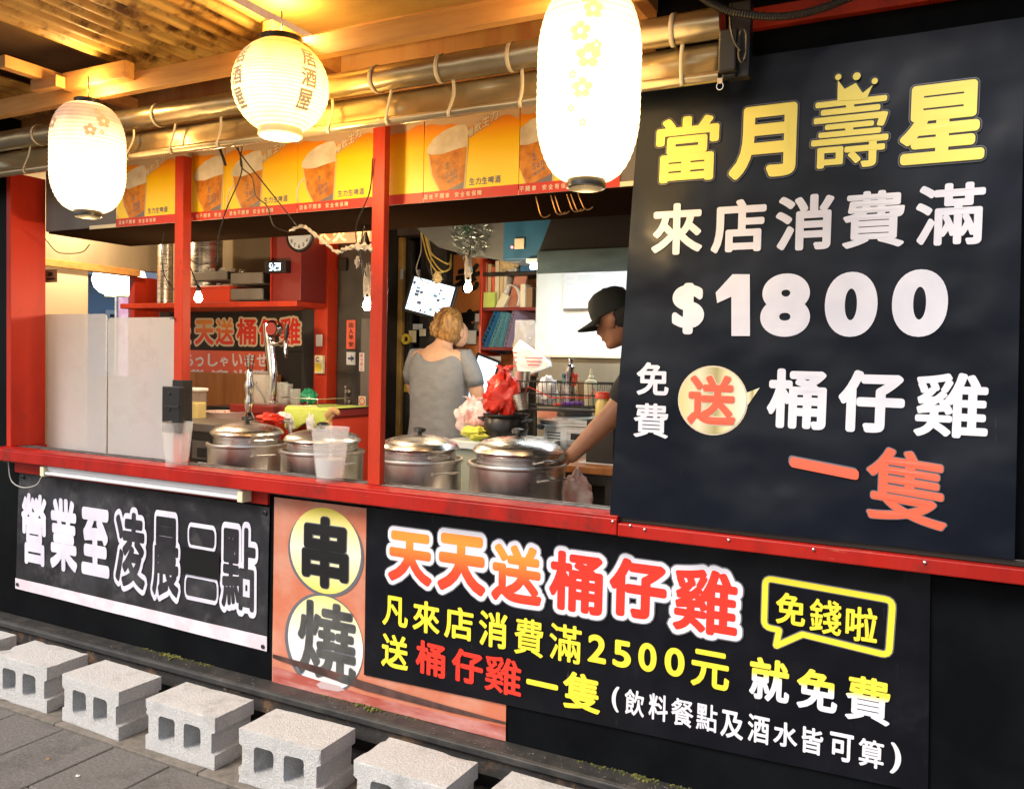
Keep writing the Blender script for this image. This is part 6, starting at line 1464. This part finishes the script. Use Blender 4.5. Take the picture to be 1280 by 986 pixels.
for arm, s in ((arm_r, -1), (arm_l, 1)):   # hands: five fingers each
    h = Vector(arm[-1]); d = (Vector(arm[-1])-Vector(arm[-2])).normalized()
    for k in range(4):
        o_ = Vector((s*(.024-.016*k), 0, -.004)); L_ = (.07, .078, .072, .056)[k]
        skin('finger', [tuple(h+o_*.6), tuple(h+o_+d*.03), tuple(h+o_+d*(.03+L_*.5)+Vector((0, 0, -.008))), tuple(h+o_+d*(.03+L_*.8)+Vector((0, 0, -.03)))], [(0, 1), (1, 2), (2, 3)], [.011, .0095, .0085, .007], 'skin_pale', wm, 1)
    skin('thumb', [tuple(h), tuple(h+Vector((s*.03, .01, -.006))), tuple(h+Vector((s*.038, .045, -.014)))], [(0, 1), (1, 2)], [.012, .011, .009], 'skin_pale', wm, 1)
# dress: scooped back neckline
secs = []
for dz, rx, ry, dx in ((-.98, .235, .17, 0), (-.80, .228, .17, 0), (-.62, .215, .165, 0), (-.48, .200, .155, .005), (-.36, .186, .148, .005), (-.24, .190, .150, .0), (-.14, .198, .142, 0), (-.07, .194, .118, 0), (-.035, .176, .100, .0), (-.016, .152, .088, .0)):
    secs.append((S(dx, .01, zsh+dz), rx, ry))
dr = body_prof('dress', secs, 'dress', wm, 40, 1, cap=False)
me = dr.data
for v in me.vertices:  # scoop the neckline down the back and add folds
    z = v.co.z-zsh; x = v.co.x-X0
    if v.co.y < wy+.04 and z > -.1: v.co.z -= .050*math.exp(-(x/.085)**2)*min(1, (z+.1)/.08)
    f_ = .010*noise.noise(Vector((x*5, v.co.y*5, v.co.z*14)))+.011*math.sin((v.co.z*2+x*1.5)*16)*max(0, min(1, -z*2))*.6
    v.co.y += -f_ if v.co.y < wy else f_; v.co.x += f_*.8*(1 if x > 0 else -1)
dr.modifiers.new('t', 'SOLIDIFY').thickness = .004
for arm in (arm_r, arm_l):
    a0 = Vector(arm[0]); a1 = Vector(arm[1]); a2 = Vector(arm[2]); t0 = a0+(Vector(S(0, 0, zsh-.04))-a0)*.35
    MB().tube([t0, a0, a0*.5+a1*.5, a1, a1*.6+a2*.4], [.050, .060, .060, .057, .055], 20, caps=False).build('sleeve', 'dress', wm, smooth=True).modifiers.new('t', 'SOLIDIFY').thickness = .005
hc = Vector(S(.042, .055, zsh+.132))
mb = MB(); mb.blob(hc+Vector((0, -.01, .018)), (.088, .102, .118), 4, .10, 2, 30, 22); mb.build('hair', 'hair', wm, smooth=True)
MB().blob(hc+Vector((-.045, -.085, -.005)), (.040, .036, .050), 9, .35, 3, 22, 16).build('hair_bun', 'hair', wm, smooth=True)
for k in range(90):
    a = random.uniform(-1.5, 1.5); b0 = hc+Vector((.088*math.sin(a), -.10*math.cos(a), random.uniform(.0, .11))); b1 = hc+Vector((-.03+random.uniform(-.02, .02), -.105, random.uniform(-.03, .03)))
    mid = (b0+b1)/2+Vector((0, -.012, .01)); MB().tube(spline([b0, mid, b1], 4), random.uniform(.0015, .004), 4).build('hair_strand', random.choice(['hair', 'hairdark', 'hair']), wm, smooth=True)
ear = hc+Vector((.084, .005, -.025)); MB().blob(ear, (.010, .018, .030), 2, .2, 2, 12, 10).build('ear', 'skin_pale', wm, smooth=True)
MB().blob(hc+Vector((.028, .07, -.035)), (.062, .055, .080), 2, .06, 2, 20, 16).build('face', 'skin_pale', wm, smooth=True)

# man: cap, profile to the left, arm reaching to the pot
my = 3.55
mh = at(765, 397, my)
mn = empty('person', (mh.x+.25, my, .35), 'man in black cap and black shirt leaning left over the nearest stock pot', 'person')
def Q(du, dv, dy=0): return tuple(at(765+du, 397+dv, my+dy))
elb = Vector(at(770, 514, my-.04)); wr = Vector(at(718, 566, my-.10)); sh = Vector(at(800, 468, my+.0))
neck = Vector(at(800, 432, my+.02)); hd_ = Vector(at(769, 400, my))
pel = Vector((mh.x+.42, my+.12, 1.12))
V = [tuple(pel), tuple(Vector((mh.x+.36, my+.10, 1.36))), tuple(Vector((mh.x+.27, my+.08, 1.56))), tuple(neck), tuple(hd_*.6+neck*.4+Vector((0, 0, -.005)))]
E_ = [(0, 1), (1, 2), (2, 3), (3, 4)]; RR = [.15, .14, (.15, .13), .06, .062]
b0 = len(V); el0 = sh.lerp(elb, .5); wr1 = wr+(wr-elb).normalized()*.05
V += [tuple(sh), tuple(el0), tuple(elb), tuple(elb.lerp(wr, .35)), tuple(wr), tuple(wr1)]; E_ += [(2, b0)]+[(b0+i, b0+i+1) for i in range(5)]; RR += [.07, .062, .056, .054, .036, .036]
b0 = len(V); fa_ = [Vector((mh.x+.45, my+.25, 1.60)), Vector((mh.x+.40, my+.30, 1.35)), Vector((mh.x+.18, my+.25, 1.20)), Vector((mh.x+.10, my+.22, 1.19))]
V += [tuple(p) for p in fa_]; E_ += [(2, b0), (b0, b0+1), (b0+1, b0+2), (b0+2, b0+3)]; RR += [.065, .05, .035, .03]
for s in (-1, 1):
    b0 = len(V); V += [tuple(pel+Vector((0, s*.10, -.12))), tuple(pel+Vector((-.03, s*.11, -.36))), (pel.x, pel.y+s*.11, .43), (pel.x-.12, pel.y+s*.11, .39)]; E_ += [(0, b0), (b0, b0+1), (b0+1, b0+2), (b0+2, b0+3)]; RR += [.10, .065, .045, .04]
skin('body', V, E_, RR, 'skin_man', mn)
# head: profile facing -x and down, built from side-view sections
hb_ = at(764, 398, my); px = 1/276.
def head(name, c, tilt, m, parent):
    # side outline (forward f, up z) front and back for levels from chin to crown, with half width
    L = [(-.118, .060, .010, .020), (-.110, .082, -.03, .036), (-.095, .088, -.05, .048), (-.078, .080, -.062, .056), (-.068, .090, -.068, .060), (-.058, .084, -.074, .063), (-.050, .092, -.078, .065), (-.038, .090, -.082, .068), (-.026, .108, -.086, .070), (-.012, .100, -.09, .072), (.004, .086, -.094, .073), (.018, .088, -.096, .075), (.035, .094, -.098, .077), (.06, .094, -.098, .077), (.085, .080, -.092, .07), (.105, .055, -.07, .052), (.118, .02, -.03, .02)]
    n = 28; V = []
    for z, f, b, w_ in L:
        cx_, h_ = (f+b)/2, (f-b)/2
        for k in range(n):
            a = 2*math.pi*k/n; ca, sa = math.cos(a), math.sin(a)
            ff = cx_+h_*ca; ww = w_*sa*(1 if ca < .3 else (1-.55*(ca-.3)))
            if -.06 < z+.0 < .0 and ca > .985: ff += .004
            p = Vector((-ff, ww, z)); V.append(c+Matrix.Rotation(tilt, 4, 'Y') @ p)
    F = [(i*n+k, i*n+(k+1) % n, (i+1)*n+(k+1) % n, (i+1)*n+k) for i in range(len(L)-1) for k in range(n)]+[tuple(range(n-1, -1, -1)), tuple((len(L)-1)*n+k for k in range(n))]
    o = MB().add(V, F).build(name, m, parent, smooth=True); s = o.modifiers.new('s', 'SUBSURF'); s.levels = s.render_levels = 1; return o
T = R(-24)
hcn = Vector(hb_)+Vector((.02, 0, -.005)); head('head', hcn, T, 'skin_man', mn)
RT = lambda x, y, z: hcn+Matrix.Rotation(T, 4, 'Y') @ Vector((x, y, z))
for s in (-1, 1):
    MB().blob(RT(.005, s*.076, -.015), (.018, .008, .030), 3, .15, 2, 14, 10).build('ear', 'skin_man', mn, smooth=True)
    MB().blob(RT(-.076, s*.034, .008), (.010, .012, .007), 1, 0, 2, 12, 8).build('eye', 'bone', mn, smooth=True); MB().blob(RT(-.084, s*.034, .008), (.004, .005, .005), 1, 0, 2, 10, 8).build('iris', 'black_plastic', mn, smooth=True)
    MB().tube([RT(-.083, s*.015, .024), RT(-.085, s*.03, .030), RT(-.074, s*.05, .025)], .004, 6).build('eyebrow', 'black_cloth', mn, smooth=True)
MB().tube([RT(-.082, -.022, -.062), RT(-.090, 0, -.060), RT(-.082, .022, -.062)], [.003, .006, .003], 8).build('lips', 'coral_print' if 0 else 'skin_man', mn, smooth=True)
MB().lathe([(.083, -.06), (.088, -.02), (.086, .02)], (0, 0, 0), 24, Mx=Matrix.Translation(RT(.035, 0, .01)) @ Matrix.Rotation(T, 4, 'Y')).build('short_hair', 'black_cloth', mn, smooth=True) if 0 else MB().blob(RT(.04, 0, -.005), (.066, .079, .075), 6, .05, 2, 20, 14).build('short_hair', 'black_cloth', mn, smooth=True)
cp = MB(); 
cp.lathe([(.102, .0), (.104, .03), (.100, .065), (.086, .095), (.058, .114), (.02, .122), (0, .123)], (0, 0, 0), 32, sy=.86, Mx=Matrix.Translation(RT(.0, 0, .024)) @ Matrix.Rotation(T, 4, 'Y'))
cp.build('cap', 'cap', mn, smooth=True)
MB().lathe([(.010, 0), (.010, .004), (0, .006)], (0, 0, 0), 12, Mx=Matrix.Translation(RT(0, 0, .147)) @ Matrix.Rotation(T, 4, 'Y')).build('cap_button', 'cap', mn)
V = []
for j in range(7):
    t = j/6
    for i in range(13):
        a = R(-72+144*i/12); r = .098+t*.085*math.cos(a*.85)**.7; V.append(RT(-r*math.cos(a), r*math.sin(a)*.80*(1-.12*t), .028-.010*t-.03*(math.sin(a)**2)*t))
o = MB().add(V, [(j*13+i, (j+1)*13+i, (j+1)*13+i+1, j*13+i+1) for j in range(6) for i in range(12)]).build('cap_brim', 'cap', mn, smooth=True); o.modifiers.new('t', 'SOLIDIFY').thickness = .005
# shirt
mx = mh.x
V = [tuple(pel+Vector((0, 0, -.05))), tuple(Vector((mx+.36, my+.10, 1.36))), tuple(Vector((mx+.27, my+.08, 1.56))), tuple(Vector((mx+.24, my+.06, 1.64)))]
E_ = [(0, 1), (1, 2), (2, 3)]; RR = [.17, .165, (.175, .15), .08]
V += [tuple(sh), tuple(sh.lerp(elb, .5)), tuple(sh.lerp(elb, .92))]; E_ += [(2, 4), (4, 5), (5, 6)]; RR += [.098, .088, .078]
V += [tuple(fa_[0]), tuple(fa_[0].lerp(fa_[1], .7))]; E_ += [(2, 7), (7, 8)]; RR += [.082, .072]
skin('shirt', V, E_, RR, 'black_cloth', mn)
V = [tuple(pel+Vector((0, 0, .02)))]; E_ = []; RR = [.165]
for s in (-1, 1):
    b0 = len(V); V += [tuple(pel+Vector((0, s*.10, -.14))), tuple(pel+Vector((-.03, s*.11, -.38))), (pel.x, pel.y+s*.11, .46)]; E_ += [(0, b0), (b0, b0+1), (b0+1, b0+2)]; RR += [.12, .085, .07]
skin('trousers', V, E_, RR, 'navyink' if 0 else 'black_cloth', mn)
# hand with five fingers closing on the pot handle
h = Vector(wr1); d = (wr-elb).normalized(); side = Vector((-.35, -.9, .1)).normalized()
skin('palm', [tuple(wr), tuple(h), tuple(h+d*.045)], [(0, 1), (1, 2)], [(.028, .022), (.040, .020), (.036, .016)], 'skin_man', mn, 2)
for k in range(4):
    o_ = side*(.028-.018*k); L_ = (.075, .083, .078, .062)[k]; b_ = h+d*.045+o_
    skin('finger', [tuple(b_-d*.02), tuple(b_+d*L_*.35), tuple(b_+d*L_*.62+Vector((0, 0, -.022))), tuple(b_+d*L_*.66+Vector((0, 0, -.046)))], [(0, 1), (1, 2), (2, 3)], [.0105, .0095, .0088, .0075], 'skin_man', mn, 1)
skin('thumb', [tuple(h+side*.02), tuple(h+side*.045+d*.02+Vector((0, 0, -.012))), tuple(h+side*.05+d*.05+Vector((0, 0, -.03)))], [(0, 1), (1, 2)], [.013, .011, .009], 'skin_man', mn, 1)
